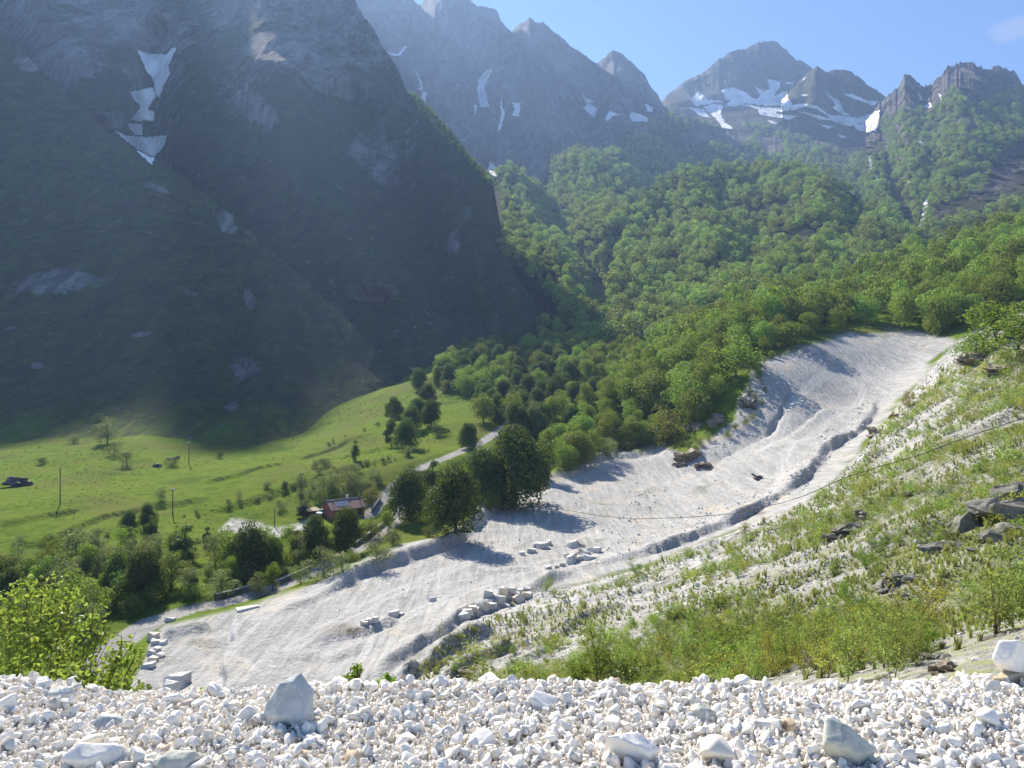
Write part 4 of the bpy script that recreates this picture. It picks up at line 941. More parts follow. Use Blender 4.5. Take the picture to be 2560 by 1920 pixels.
ch = MB().box(LX*.63,LX*.63+.6,WY*.62,WY*.62+.6,RG-.6,RG+.9).build('chimney', PALE, roof); MB().box(LX*.63-.08,LX*.63+.68,WY*.62-.08,WY*.62+.68,RG+.9,RG+1.02).build('chimney_cap', CAPW, ch)
a = [(-.04, WY/2+.45*math.cos(t)*(1), 2.3+.75*math.sin(t)) for t in np.linspace(0, 2*math.pi, 16, endpoint=False)]
w = MB().poly(a+[(.02, y, z) for x, y, z in a], [tuple(range(16))[::-1]]+[(i, (i+1) % 16, 16+(i+1) % 16, 16+i) for i in range(16)]).build('gable_window', DARK, house)
for x in (1.4, 4.4, 7.5):
    w = MB().box(x-.08,x+1.08,-.06,.02,.9,2.4).build('window', CLAD, house); MB().box(x,x+1,-.08,-.062,1,2.3).build('pane', DARK, w)
d_ = MB().box(6.1,7.1,-.06,.02,-.2,2.1).build('door', CLAD, house); MB().box(6.2,6.3,-.1,-.062,.9,1.05).build('handle', METAL, d_)
sh0 = house.matrix_basis @ Vector((-.8, WY+1.2, 0))
shed = empty('lean_to', sh0+Vector((0, 0, -.3)), yaw); tag(shed, 'dark open lean-to with a pale canvas roof behind the red house gable', 'shed')
MB().box(-3.2,.4,0,2.6,0,2.2).build('wall', CLAD, shed); MB().poly(*slab(-.5,2.25,3,2.7,-3.6,.7,.08)).build('roof', CANVAS, shed)
# ------------------------------------------------------------------ cars
def car(loc, rz, paint, label):
    o = empty('parked_car', loc, rz); tag(o, label, 'car')
    pr = [(-2,.35),(-2.05,.75),(-1.85,.95),(-1.3,1.0),(-.75,1.42),(.9,1.45),(1.6,1.05),(2.0,.9),(2.05,.4)]
    for nm, zmin, pts, y, mat in (('body', 0, [(-2.05,.35),(-2.05,.8),(-1.8,.95),(1.8,1.0),(2.05,.8),(2.05,.35)], .85, paint), ('cabin', 0, [(-1.2,.955),(-.65,1.42),(.85,1.45),(1.6,.965)], .72, DARK)):
        n = len(pts); v = [(x, -y, z) for x, z in pts]+[(x, y, z) for x, z in pts]
        MB().poly(v, [tuple(range(n)), tuple(range(2*n-1, n-1, -1))]+[(i, n+i, n+(i+1) % n, (i+1) % n) for i in range(n)]).build(nm, mat, o, .06)
    MB().box(-.7,.95,-.7,.7,1.43,1.49).build('roof', paint, o)
    for x in (-1.3, 1.3):
        for y in (-.86, .7): wv = MB().tube([(x, y, .33), (x, y+.16, .33)], .33, 14).build('wheel', METAL, o)
    for y in (-.65, .4): MB().box(-2.09,-2.04,y,y+.28,.62,.78).build('headlight', PALE, o)
CARW = simple('white car paint', (.7, .7, .7), .3, .5, .03, 1); CARB = simple('silver blue car paint', (.3, .36, .42), .3, .5, .03, 1)
l, _ = hit(698, 1112); car(l, R(70), CARW, 'white car parked at the red gable end of the house')
l, _ = hit(801, 1083); car(l, R(50), CARB, 'silver blue car parked beside the road bend behind the house')
# distant shed
l, _ = hit(1172, 893); sd = empty('shed', l, R(15)); tag(sd, 'small grey shed half hidden between trees at the forest lane', 'shed')
MB().box(-2.6,2.6,-1.6,1.6,-.5,2.0).build('wall', PALE, sd); MB().poly(*slab(-2,1.95,.0,2.8,-3,3,.1)).poly(*slab(.001,2.8,2,1.95,-3,3,.1)).build('roof', CAPW, sd)
# ------------------------------------------------------------------ road walls
def road_wall(a, b, hgt, label, n=9):
    t = [P(px, py, d) for px, py, d in (a, b)]; pts = [t[0]*(1-u)+t[1]*u for u in np.linspace(0, 1, n)]
    o = empty('road_wall', Vector(pts[0])); tag(o, label, 'wall'); o0 = pts[0]
    nx = np.array((-(pts[-1]-pts[0])[1], (pts[-1]-pts[0])[0], 0)); nx /= np.linalg.norm(nx)
    gz = [ground(p[0], p[1]) for p in pts]; pts = [np.array((p[0], p[1], g.z)) for p, g in zip(pts, gz)]
    for nm, mat, z0, z1, w in (('wall_body', STONEW, -.6, hgt, .2), ('coping', CAPW, hgt, hgt+.12, .27)):
        v = []
        for p in pts: v += [p-o0+nx*w+(0,0,z0), p-o0-nx*w+(0,0,z0), p-o0-nx*w+(0,0,z1), p-o0+nx*w+(0,0,z1)]
        f = [(i*4+k, i*4+(k+1) % 4, i*4+4+(k+1) % 4, i*4+4+k) for i in range(n-1) for k in range(4)]+[(3,2,1,0), tuple((n-1)*4+k for k in range(4))]
        MB().poly(v, f).build(nm, mat, o)
road_wall((765,1186,164),(849,1122,192),.9,'long low stone wall climbing the road below the red house')
road_wall((594,1268,140),(669,1237,149),.9,'low dark wall along the road beside the quarry bank')
road_wall((463,1289,133),(545,1278,138),.9,'low dark wall where the road meets the lower wood')
road_wall((804,1107,205),(822,1085,212),1.1,'dark curved wall at the road bend right of the house')
# ------------------------------------------------------------------ poles
def pole(px, py, hpx, label, kind=0):
    l, _ = hit(px, py); hh = hpx*l.y/F; o = empty('utility_pole', l-Vector((0, 0, .2))); tag(o, label, 'pole')
    MB().tube([(0,0,0),(0,0,hh)], [.17,.11], 8).build('shaft', WOOD, o)
    if kind == 1:
        c = MB().box(-.9,.9,-.07,.07,hh-.5,hh-.36).build('crossarm', METAL, o)
        for x in (-.8, 0, .8): MB().tube([(x,0,hh-.36),(x,0,hh-.1)], [.07,.05]).build('insulator', PALE, c)
        MB().box(-.3,.3,-.32,-.08,hh-2.2,hh-1.5).build('transformer', PALE, o)
    else:
        c = MB().box(-.35,.35,-.06,.06,hh-.35,hh-.25).build('crossarm', METAL, o); MB().tube([(.2,0,hh-.25),(.2,0,hh-.02)], [.07,.05]).build('insulator', PALE, c)
    if kind == 2: MB().box(-.35,.5,-.2,.2,hh-.02,hh+.2).build('lamp_head', PALE, o)
pole(130,1090,82,'tall plain wooden pole on the left meadow')
pole(408,1003,60,'wooden pole with crossarm and transformer just inside the shadow edge',1)
pole(653,936,42,'distant slim pole standing in the mountain shadow')
pole(373,1112,57,'thin pole with a pale head beside the dark meadow pair',2)
pole(593,1138,42,'short pole at the edge of the house yard')
# ------------------------------------------------------------------ cable over the works
cb = [(1160,1085,211),(1200,1098,206),(1290,1113,190),(1360,1121,183),(1480,1118,170),(1580,1110,160),(1640,1098,150),(1690,1086,140),(1740,1070,130),(1830,1030,117),(1900,1008,112),(1980,985,107),(2105,938,98),(2212,903,90),(2400,850,78)]
HOSE = simple('black cable', (.02, .02, .02), .7, .2, .1, 5)
v, f = tube([P(*p) for p in cb], [.06]*len(cb), 6); tag(link('cable', mesh_np('cable', v, f, HOSE, True)), 'thin black cable strung across the quarry floor and up the slope', 'cable')

# ------------------------------------------------------------------ stone
def rock_mesh(name, seed, dims, mat, npt=16, bevel=.06, flat=0., smooth=False):
    r = np.random.default_rng(seed); b = bmesh.new()
    p = r.normal(size=(npt, 3)); p /= np.linalg.norm(p, axis=1)[:, None]; p *= r.uniform(.8, 1.05, (npt, 1))
    if flat: p = np.sign(p)*np.abs(p)**(1-flat)
    for q in p*np.array(dims)/2: b.verts.new(q)
    res = bmesh.ops.convex_hull(b, input=b.verts[:]); bmesh.ops.delete(b, geom=[g for g in res['geom_interior'] if isinstance(g, bmesh.types.BMVert)], context='VERTS')
    bmesh.ops.dissolve_limit(b, angle_limit=.2, verts=b.verts[:], edges=b.edges[:])
    if bevel: bmesh.ops.bevel(b, geom=b.edges[:], offset=bevel*min(dims), segments=3 if smooth else 2, profile=.5, affect='EDGES', clamp_overlap=True)
    me = bpy.data.meshes.new(name); b.normal_update(); b.to_mesh(me); b.free(); me.materials.append(mat); me.polygons.foreach_set('use_smooth', np.full(len(me.polygons), smooth)); return me
def marble(name, a, b, vein, sc, warm=.0, rough=.75):
    t = NT(name); oi = t.n('ShaderNodeObjectInfo'); tc = t.n('ShaderNodeTexCoord').outputs['Object']
    mp = t.n('ShaderNodeMapping'); t.set(mp.inputs[0], tc); v = t.n('ShaderNodeVectorMath', operation='ADD'); t.set(v.inputs[0], mp.outputs[0])
    cmb = t.n('ShaderNodeCombineXYZ')
    for i in range(3): t.set(cmb.inputs[i], t.math('MULTIPLY', oi.outputs['Random'], 37.+i*11))
    t.set(v.inputs[1], cmb.outputs[0]); vec = v.outputs[0]
    n = t.noise(sc, 5, .6, vec); n2 = t.noise(sc*.7, 4, .6, vec, 1.5); n3 = t.noise(sc*6, 4, .7, vec)
    c = t.mix(t.ramp(n, .3, .7), a, b); c = t.mix(t.math('MULTIPLY', t.ramp(t.math('ABSOLUTE', t.math('SUBTRACT', n2, .5)), .0, .03, 1, 0), .5), c, vein)
    rr = oi.outputs['Random']
    c = t.mix(t.math('MULTIPLY', t.ramp(rr, .8, .84), .55), c, (.72, .62, .47)); c = t.mix(t.math('MULTIPLY', t.ramp(t.math('FRACT', t.math('MULTIPLY', rr, 7.3)), .8, .84), .55), c, (.52, .54, .53))
    c = t.mix(t.math('MULTIPLY', t.ramp(t.math('FRACT', t.math('MULTIPLY', rr, 13.7)), .975, .98), .6), c, (.45, .3, .18)) if warm else c
    c = t.mix(t.ramp(n3, .6, .8, 0, .25), c, (.4, .39, .36))
    t.pbr(c, rough, t.bump(n3, .01/sc*3, .5), .3); return t.m
GRAV = marble('white marble gravel', (.84, .79, .70), (.95, .91, .83), (.68, .66, .62), 12., 1)
BLOCK = marble('marble block', (.46, .45, .43), (.66, .65, .63), (.36, .36, .36), .5)
def plainrock(name, a, b, vein, sc):
    t = NT(name); tc = t.n('ShaderNodeTexCoord').outputs['Object']; n = t.noise(sc, 6, .6, tc); n2 = t.noise(sc*.8, 4, .6, tc, 2.); n3 = t.noise(sc*7, 5, .7, tc)
    c = t.mix(t.ramp(n, .3, .7), a, b); c = t.mix(t.math('MULTIPLY', t.ramp(t.math('ABSOLUTE', t.math('SUBTRACT', n2, .5)), .0, .022, 1, 0), .55), c, vein)
    c = t.mix(t.ramp(n3, .55, .8, 0, .4), c, tuple(x*.55 for x in a)); t.pbr(c, .75, t.bump(n3, .03/sc, .6), .3); return t.m
RK = {'white': plainrock('white marble', (.74, .71, .65), (.88, .85, .79), (.6, .59, .57), 9), 'grey': plainrock('grey marble', (.36, .39, .385), (.52, .54, .525), (.7, .69, .66), 9),
      'green': plainrock('greenish marble', (.38, .4, .35), (.56, .56, .49), (.66, .64, .57), 8), 'tan': plainrock('tan stone', (.42, .32, .2), (.6, .5, .36), (.6, .55, .45), 9),
      'orange': plainrock('orange stone', (.34, .15, .07), (.45, .24, .12), (.5, .4, .3), 12), 'crag': plainrock('dark crag', (.075, .072, .058), (.19, .185, .155), (.3, .29, .26), .6),
      'crag2': plainrock('brown crag', (.15, .115, .08), (.29, .24, .18), (.33, .29, .23), .5), 'boulder': plainrock('dark boulder', (.06, .06, .06), (.14, .14, .13), (.17, .17, .15), .6)}
# named stones of the ledge: px, py of the middle, size in px (w, h), depth along the view, material, tilt, seed, label
ST = [(628,1508,88,112,95,'grey',(.1,.35,0),3,'blue-grey upright stone standing tallest on the gravel crest'),
 (228,1620,138,104,55,'white',(.75,.1,.2),5,'broad flat white slab at the lower left of the gravel'),
 (392,1638,92,58,60,'green',(.2,.15,.3),8,'greenish veined stone right of the broad white slab'),
 (1045,1588,64,52,55,'white',(.2,0,.1),11,'rounded white cobble in the middle of the gravel'),
 (1362,1622,122,70,60,'white',(.3,.42,.3),14,'pointed white wedge at the bottom of the gravel'),
 (1825,1612,150,84,70,'green',(.5,.75,.2),17,'long grey-green slab sloping down to the right'),
 (1170,1506,62,42,50,'white',(.1,0,.4),20,'bright domed white stone on the middle of the crest'),
 (1338,1489,46,30,40,'white',(0,0,0),23,'small white pyramid stone perched on the crest'),
 (1418,1494,32,24,30,'white',(0,.2,0),26,'little white stone right of the perched pyramid'),
 (2190,1388,76,66,60,'white',(.2,.3,.1),29,'big bright white boulder cut by the right picture edge'),
 (2168,1434,96,46,60,'tan',(.1,-.2,.3),32,'pale tan rock lying below the bright boulder'),
 (650,1566,24,16,20,'orange',(0,0,.5),38,'small orange stone below the upright grey one'),
 (652,1616,68,30,45,'tan',(.2,-.1,.2),41,'flat tan stone in the left part of the gravel'),
 (238,1550,66,48,50,'grey',(.3,.2,.1),44,'grey slab behind the broad flat white one'),
 (20,1515,44,52,40,'white',(.1,.1,.3),47,'white stone at the left end of the crest'),
 (136,1492,52,46,45,'grey',(.2,.3,.2),50,'pale grey stone in the heap left of the bush'),
 (1603,1545,46,20,30,'orange',(0,.15,.1),53,'brown flat stone right of the gravel middle'),
 (1704,1563,38,40,40,'tan',(.1,.1,.2),56,'blocky cream stone above the long grey-green slab'),
 (762,1646,72,44,50,'tan',(.2,.1,.1),59,'tan stone cut by the bottom picture edge'),
 (600,1492,44,30,40,'grey',(.2,.2,.1),62,'grey stone just left of the upright one'),
 (540,1540,46,40,40,'white',(.4,.3,.1),65,'faceted white stone left of the orange one'),
 (1860,1520,60,34,40,'white',(.2,.1,.3),68,'low white slab on the right of the crest'),
 (1520,1535,52,44,45,'green',(.4,.5,.2),71,'grey pointed stone above the white wedge')]
def rough(me, seed, amp):
    b = bmesh.new(); b.from_mesh(me); bmesh.ops.triangulate(b, faces=b.faces[:])
    for _ in range(3):
        L = max(e.calc_length() for e in b.edges); bmesh.ops.subdivide_edges(b, edges=[e for e in b.edges if e.calc_length() > L*.45], cuts=1); bmesh.ops.triangulate(b, faces=b.faces[:])
    co = np.array([v.co[:] for v in b.verts]); S = np.ptp(co, axis=0).max(); q = co/S
    n = np.stack([fbm(q[:, 0]*5+k*7, q[:, 1]*5+seed, q[:, 2]*5, 5, seed+k) for k in range(3)], 1)*amp*S*1.4
    for v, c in zip(b.verts, co+n): v.co = c
    b.to_mesh(me); b.free(); me.polygons.foreach_set('use_smooth', np.full(len(me.polygons), True))
for px, py, wp, hp, dp, mk, tilt, seed, lab in ST:
    yb = min(py+hp*.42, 1750); rr = (yb-CY)/F
    lo, _ = hit(px, yb) if yb < 1659 else (None, None)
    d = (lo.y if lo is not None and lo.y < 4.2 else (3.56 if yb < 1520 else 2.9)); s = d/F
    if py < 1440: d = 3.55; s = d/F
    c = P(px, py, d)
    o = link('stone', rock_mesh('stone', seed, (wp*s*1.32, dp*s*1.2, hp*s*1.3), RK[mk], 15, .05), None, Vector(c), 0); rough(o.data, seed, .02); o.rotation_euler = tilt if mk != 'zz' else (0, 0, 0)
    bpy.context.view_layer.update(); bz = min((o.matrix_world @ v.co).z for v in o.data.vertices); g = ground(c[0], c[1], 3)
    if g and py > 1350: o.location.z -= max(0, bz-(g.z-(.02+.1*hp*s if py > 1400 else -.05)))
    tag(o, lab, 'stone')
GM = [rock_mesh('pebble', 300+i, ((1, .85, .7), (1, .7, .6), (1, .9, .45))[i % 3], GRAV, 13+i % 6, .1, 0, True) for i in range(14)]
def shelf_z(x, y):
    l = ground(x, y, 3); return l.z if l else -1.5
rg = np.random.default_rng(5); sp = Spacing(.12); got = 0
for k in range(6000):
    y = rg.uniform(2.75, 3.75); x = rg.uniform(-.74, .74)*y
    s = min(.22, .055*math.exp(rg.normal(0, .62))+.014)
    if not sp.ok((x, y, 0.), s*1.05): continue
    z = shelf_z(x, y); o = link('loose_stone', GM[got % 14], None, (x, y, z+s*.2)); q = rg.uniform(.7, 1.15, 3)*s; o.scale = q
    o.rotation_euler = (rg.normal(0, .5), rg.normal(0, .5), rg.uniform(0, 6.28)); tag(o, 'white or cream marble stone lying among the gravel of the ledge', 'stone', 'larger stones of the gravel ledge')
    got += 1
    if got >= 270: break
n = 74000; y = rg.uniform(2.6, 3.9, n); x = rg.uniform(-1, 1, n)*(1.08*y+1.0); s = np.clip(.0175*np.exp(rg.normal(0, .66, n)), .005, .085)
z = np.array([shelf_z(a, b) for a, b in zip(x, y)])+s*.2+rg.uniform(0, .012, n)
scatter('gravel', np.stack([x, y, z], 1), s[:, None]*rg.uniform(.7, 1.2, (n, 3)), rg.uniform(-3, 3, (n, 3)), rg.integers(0, 14, n), GM, 'white marble gravel covering the ledge in the foreground', 'gravel')

# ------------------------------------------------------------------ marble blocks
def block_mesh(seed):
    r = np.random.default_rng(seed); b = bmesh.new(); bmesh.ops.create_cube(b, size=1)
    for v in b.verts: v.co += Vector(r.normal(0, .09, 3))
    for _ in range(2):
        nrm = Vector(r.normal(size=3)).normalized(); g = bmesh.ops.bisect_plane(b, geom=b.verts[:]+b.edges[:]+b.faces[:], plane_co=nrm*.52, plane_no=nrm, clear_outer=True)
        e = [q for q in g['geom_cut'] if isinstance(q, bmesh.types.BMEdge)]
        if e: bmesh.ops.contextual_create(b, geom=e)
    bmesh.ops.recalc_face_normals(b, faces=b.faces[:]); bmesh.ops.bevel(b, geom=b.edges[:], offset=.03, segments=1, affect='EDGES', clamp_overlap=True)
    me = bpy.data.meshes.new('marble_block'); b.to_mesh(me); b.free(); me.materials.append(BLOCK); return me
BM = [block_mesh(500+i) for i in range(9)]
def zb(x, y, w, h): return 993.6+.1953*x, 1080+.1953*y, .1953*w, .1953*h
def zc(x, y, w, h): return 734.4+.336*x, 1105.9+.336*y, .336*w, .336*h
def zd(x, y, w, h): return .336*x, 1105.9+.336*y, .336*w, .336*h
BL = [(zb(685,590,55,45),'small pale block at the left of the upper row'),(zb(795,560,95,55),'low pale block second from the left of the upper row'),(zb(905,500,110,85),'large rough tan-streaked block in the upper left row'),
 (zb(985,470,60,70),'tall narrow block at the right of the upper left row'),(zb(830,500,45,55),'small block tucked behind the rough tan-streaked one'),
 (zb(1250,495,110,85),'dark-faced block at the top left of the main block heap'),(zb(1340,495,60,60),'small tan block at the top of the main block heap'),(zb(1330,552,60,55),'white block in the centre of the main heap'),
 (zb(1445,548,65,50),'white block behind the rightmost one of the main heap'),(zb(1515,555,80,72),'rightmost squared block of the main heap'),(zb(1400,590,90,45),'flat block under the centre of the main heap'),
 (zb(1420,635,112,66),'long block at the front right of the main heap'),(zb(1330,642,72,66),'upright block at the front middle of the main heap'),(zb(1265,592,85,45),'flat white block on the left of the main heap'),
 (zb(1225,655,95,100),'big pointed block at the front left of the main heap'),(zb(1180,615,55,50),'grey block at the far left of the main heap'),
 (zb(1065,740,60,40),'broken piece spilled left of the main heap'),(zb(1130,712,60,45),'broken piece nearest the pointed front block'),(zb(980,752,60,50),'broken piece farthest left of the main heap'),
 (zb(315,1045,95,95),'rough brownish block at the left of the lower cluster'),(zb(430,1090,105,95),'big white cube in the lower cluster'),(zb(480,1005,65,115),'tall leaning slab behind the white cube'),
 (zb(580,1000,62,65),'squared white block in the back of the lower cluster'),(zb(655,1000,95,45),'flat white slab in the back of the lower cluster'),(zb(740,990,85,60),'tilted slab at the top right of the lower cluster'),
 (zb(740,1045,118,65),'long white block at the right end of the lower cluster'),(zb(650,1090,85,95),'grey-faced block in front of the long white one'),(zb(625,1040,60,40),'small low block in the middle of the lower cluster'),
 (zb(295,1170,55,85),'narrow upright block below the lower cluster'),(zb(362,1165,75,72),'white cube beside the narrow upright block'),(zb(505,1172,85,42),'low tan slab at the bank edge below the cluster'),
 (zb(130,1200,85,62),'white slab leaning on its neighbour at the slope foot'),(zb(172,1230,60,80),'grey block at the right of the slope-foot group'),(zb(85,1235,100,62),'pale block in the middle of the slope-foot group'),(zb(30,1285,130,80),'brown boulder-like block at the left of the slope-foot group'),
 (zc(595,565,38,34),'lone small block in the middle of the white floor'),(zc(345,655,62,42),'lone white block with a dark base on the lower floor'),(zc(390,657,42,20),'thin slab right of the lone white block'),
 (zc(155,710,42,36),'small tan block beside the dark spoil streak'),(zc(190,700,52,42),'white block in the trio beside the dark spoil streak'),(zc(228,692,34,40),'upright grey block of the trio by the spoil streak'),
 (zd(1130,1080,125,80),'large pale block behind the gravel near the fire patch'),(zd(1112,1140,60,120),'thin leaning slab in front of the large pale block'),
 (zd(985,800,60,62),'white block at the corner of the lower lot'),(zd(1000,838,50,36),'small white block below the corner of the lower lot'),(zd(965,985,60,34),'low white block at the near end of the rubble line'),
 (zd(975,905,40,34),'rubble block in the middle of the line beside the road'),(zd(1010,880,46,30),'flat rubble block right of the line beside the road'),(zd(985,945,50,38),'white rubble block above the near end of the line'),(zd(1030,920,40,30),'grey rubble piece inside the rubble line'),(zd(1045,690+150,44,26),'rubble piece nearest the mound in the lower lot'),(zd(935,990,44,26),'last small block at the road end of the rubble line'),
 (zd(1095,690,62,26),'pale slab near the road at the top of the lower lot'),(zd(1590,622,118,22),'long thin white slab at the corner of the quarry bank')]
for k, ((px, py, wp, hp), lab) in enumerate(BL):
    l, _ = hit(px, py+hp*.35); s = l.y/F; r = np.random.default_rng(k)
    o = link('marble_block', BM[k % 9], None, Vector(P(px, py+hp*.1, l.y))); w_, h_ = wp*s*1.1, hp*s*1.05
    o.scale = (w_, (w_+h_)*.45, h_); o.rotation_euler = (r.normal(0, .14), r.normal(0, .16), r.normal(0, .3)); tag(o, lab, 'block', 'marble blocks on the quarry floor')
    g = ground(o.location.x, o.location.y)
    if g and g.z < o.location.z: o.location.z = min(o.location.z, g.z+h_*.42)
# ------------------------------------------------------------------ boulders and crags
def crag_mesh(seed, dims, mat):
    r = np.random.default_rng(seed); b = bmesh.new(); tilt = r.uniform(-.35, .35, 2)
    for i in range(16):
        p = r.normal(size=(14, 3)); p /= np.linalg.norm(p, axis=1)[:, None]; k = r.uniform(.42, .85); p *= np.array((k, k*.8, k*r.uniform(.28, .6)))*.5*r.uniform(.8, 1.1, (14, 1))
        e = Matrix.Rotation(tilt[0]+r.normal(0, .12), 3, 'X') @ Matrix.Rotation(tilt[1]+r.normal(0, .12), 3, 'Y') @ Matrix.Rotation(r.uniform(0, 6.28), 3, 'Z')
        u = r.uniform(0, 6.28); rad = math.sqrt(r.random())*.34; c = Vector((rad*math.cos(u), rad*math.sin(u), r.uniform(-.4, .25)*(1-rad)))
        vs = [b.verts.new((e @ Vector(q))+c) for q in p]; g = bmesh.ops.convex_hull(b, input=vs); bmesh.ops.delete(b, geom=[x for x in g['geom_interior'] if isinstance(x, bmesh.types.BMVert)], context='VERTS')
    bmesh.ops.subdivide_edges(b, edges=b.edges[:], cuts=2, use_grid_fill=True)
    co = np.array([v.co[:] for v in b.verts]); n = np.stack([fbm(co[:, 0]*7+k, co[:, 1]*7, co[:, 2]*9+seed, 3, seed+k) for k in range(3)], 1)*.05
    for v, c in zip(b.verts, (co+n)*np.array(dims)): v.co = c
    me = bpy.data.meshes.new('rock'); b.to_mesh(me); b.free(); me.materials.append(mat); return me
BO = [(2205,1050,80,90,'crag','dark crag climbing out at the right picture edge'),(2100,1120,100,66,'crag','dark broken ledge joining the big outcrop'),(2050,1125,30,24,'crag','small dark knob left of the big outcrop'),(2110,1180,50,26,'crag','low dark ledge under the big outcrop'),(1750,1150,34,16,'crag','thin dark slab edge left of the slanting one'),(1960,1285,40,28,'crag','dark rock behind the tall yellowish sapling'),(40,1040,46,34,'boulder','large dark boulder with a grassy cap on the left meadow'),(341,1004,18,16,'boulder','small dark boulder near the meadow centre'),(368,990,14,10,'boulder','little boulder behind the dark round shrub'),
 (382,1147-160,11,9,'boulder','pebble-like boulder near the transformer pole'),
 (2150,1085,190,120,'crag','big dark outcrop at the right edge of the slope'),(2050,1165,90,66,'crag','dark jagged outcrop below the big one'),(2190,1135,110,80,'crag','dark shelf of rock at the right picture edge'),
 (1940,1250,76,74,'crag','dark rock standing in the middle of the green slope'),(1830,1135,84,56,'crag','slanting dark slab on the upper slope'),(1870,1108,44,26,'crag','dark boulder above the slanting slab'),
 (1965,1062,26,18,'crag','small dark rock high on the slope'),(1895,925,40,34,'crag2','brown rock beside the works track'),(1935,895,26,18,'crag2','little brown rock above the works track'),
 (1480,978,66,44,'crag2','brown rock outcrop between quarry floor and upper works'),(1515,1000,44,36,'crag2','low rock under the brown outcrop'),(2110,765,70,44,'crag2','pale brown cliff at the right of the spoil cone'),(2160,790,60,30,'crag2','brown ledge right of the pale cliff'),
 (1545,900,44,44,'crag2','shadowed rock wall of the pit below the trees'),(1620,866,36,40,'crag','dark rock face in the pit under the bright tree'),(1500,912,40,40,'crag2','rusty rock at the left of the shaded pit'),
 (1790,1420,90,40,'crag','dark ledge under the near thicket'),(1720,1440,60,30,'crag','low dark rock left of the thicket ledge'),(2060,1432,64,46,'crag2','brown split rock behind the gravel on the right'),(2030,1415,50,30,'crag','dark scree rock behind the brown split rock'),
 (1010,1440,60,26,'crag2','grey rib of rock on the lower slope'),(1640,1030,26,16,'boulder','grey boulder on the quarry floor rim')]
for k, (px, py, wp, hp, mk, lab) in enumerate(BO):
    l, _ = hit(px, py+hp*.3); s = l.y/F
    b_ = crag_mesh(700+k, (wp*s*1.25, wp*s*1.1, hp*s*1.3), RK[mk])
    o = link('boulder' if mk == 'boulder' else 'rock_outcrop', b_, None, Vector(P(px, py+hp*.16, l.y+wp*s*.1))-Vector((0, 0, hp*s*(.14 if 'crag' in mk else 0)))); o.rotation_euler = (random.uniform(-.2, .2), random.uniform(-.3, .3), random.uniform(0, 6)); tag(o, lab, 'rock')
# spoil stones over slope and works
SM = [rock_mesh('spoil stone', 800+i, (1, .85, .65), BLOCK, 12, .03) for i in range(6)]
HP = sample([(770,1520),(860,1445),(1000,1355),(1150,1285),(1400,1222),(1600,1145),(1740,1085),(1850,990),(1935,880),(2065,738),(2250,690),(2300,1450),(2100,1440),(1400,1490),(900,1515)], 50000, lambda l: .1+l.y*.0024, (), lambda l, nr, px, py: l.y > 9 and fbm(l.x*.09, l.y*.15, 0, 5, 55) < .1, 41, 1.)
QP = sample([(1640,1105),(1740,1060),(1790,1000),(1850,945),(1890,880),(1870,860),(1800,920),(1740,960),(1700,1010),(1640,1060),(1500,1100),(1350,1170),(1300,1150),(1400,1050),(1640,960),(1690,860),(1600,930),(1480,1000),(1420,1100),(1250,1230)], 16000, lambda l: .2+l.y*.003, (), None, 42, 1.)
QQ = sample([(330,1400),(520,1330),(750,1250),(1040,1110),(1200,1040),(1430,980),(1600,960),(1880,730),(2040,745),(1900,880),(1700,1050),(1400,1180),(1000,1340),(800,1490),(300,1490)], 9000, lambda l: .3+l.y*.005, (), None, 43, 1.)
pp = np.array([p[0] for p in HP+QP+QQ]); n = len(pp); r = np.random.default_rng(44)
s = np.clip(np.exp(r.normal(0, .6, n))*.0031*pp[:, 1]**.92, .03, 1.5)*np.concatenate([np.full(len(HP), 1.15), np.full(len(QP), 1.1), np.full(len(QQ), .62)])
scatter('scree', pp, s[:, None]*r.uniform(.6, 1.2, (n, 3)), r.uniform(-3, 3, (n, 3)), r.integers(0, 6, n), SM, 'loose pale stones strewn over the slope and the quarry banks', 'scree')
print('SCREE', len(HP), len(QP), len(QQ))
# ------------------------------------------------------------------ grass, saplings and near bushes
def tuft(seed, n, mat):
    r = np.random.default_rng(seed); v, f = [], []
    for i in range(n):
        a = r.uniform(0, 6.28); b = r.uniform(0, .28, 1)[0]; x, y = b*math.cos(a), b*math.sin(a); h = r.uniform(.5, 1); ln = r.uniform(.05, .3); c = r.uniform(0, 6.28); w = r.uniform(.02, .045)
        tx, ty = -math.sin(c)*w, math.cos(c)*w; o = len(v)
        v += [(x-tx, y-ty, -.1), (x+tx, y+ty, -.1), (x+math.cos(c)*ln*.4+tx*.7, y+math.sin(c)*ln*.4+ty*.7, h*.65), (x+math.cos(c)*ln, y+math.sin(c)*ln, h)]
        f.append((o, o+1, o+2, o+3))
    return mesh_np('tuft', v, np.array(f), mat)
GL = leaf_mat('slope grass', (.19, .23, .085), (.36, .38, .18), .45); ML = leaf_mat('meadow grass', (.12, .19, .025), (.21, .29, .045), .4)
TM = [tuft(i, 34, GL) for i in range(4)]; MMs = [tuft(20+i, 26, ML) for i in range(3)]
def gcond(l, nr, px, py): return l.y > 11 and fbm(l.x*.09, l.y*.15, 0, 5, 55) > -.02+random.gauss(0, .12)
GP = sample([(860,1500),(960,1380),(1150,1290),(1400,1225),(1600,1150),(1740,1090),(1850,995),(1935,885),(2065,760),(2250,700),(2300,1460),(2100,1445),(1400,1490),(900,1512)], 60000, lambda l: .1+l.y*.003, (), gcond, 51, 1.)
pp = np.array([p[0] for p in GP]); n = len(pp); r = np.random.default_rng(52); s = (.16+pp[:, 1]*.0019)*np.exp(r.normal(0, .38, n))
scatter('grass', pp, np.stack([s*1.0, s*1.0, s*1.35], 1), rnd_rot(n, 53, .15), r.integers(0, 4, n), TM, 'sparse green and straw grass tufts on the stony slope', 'grass')
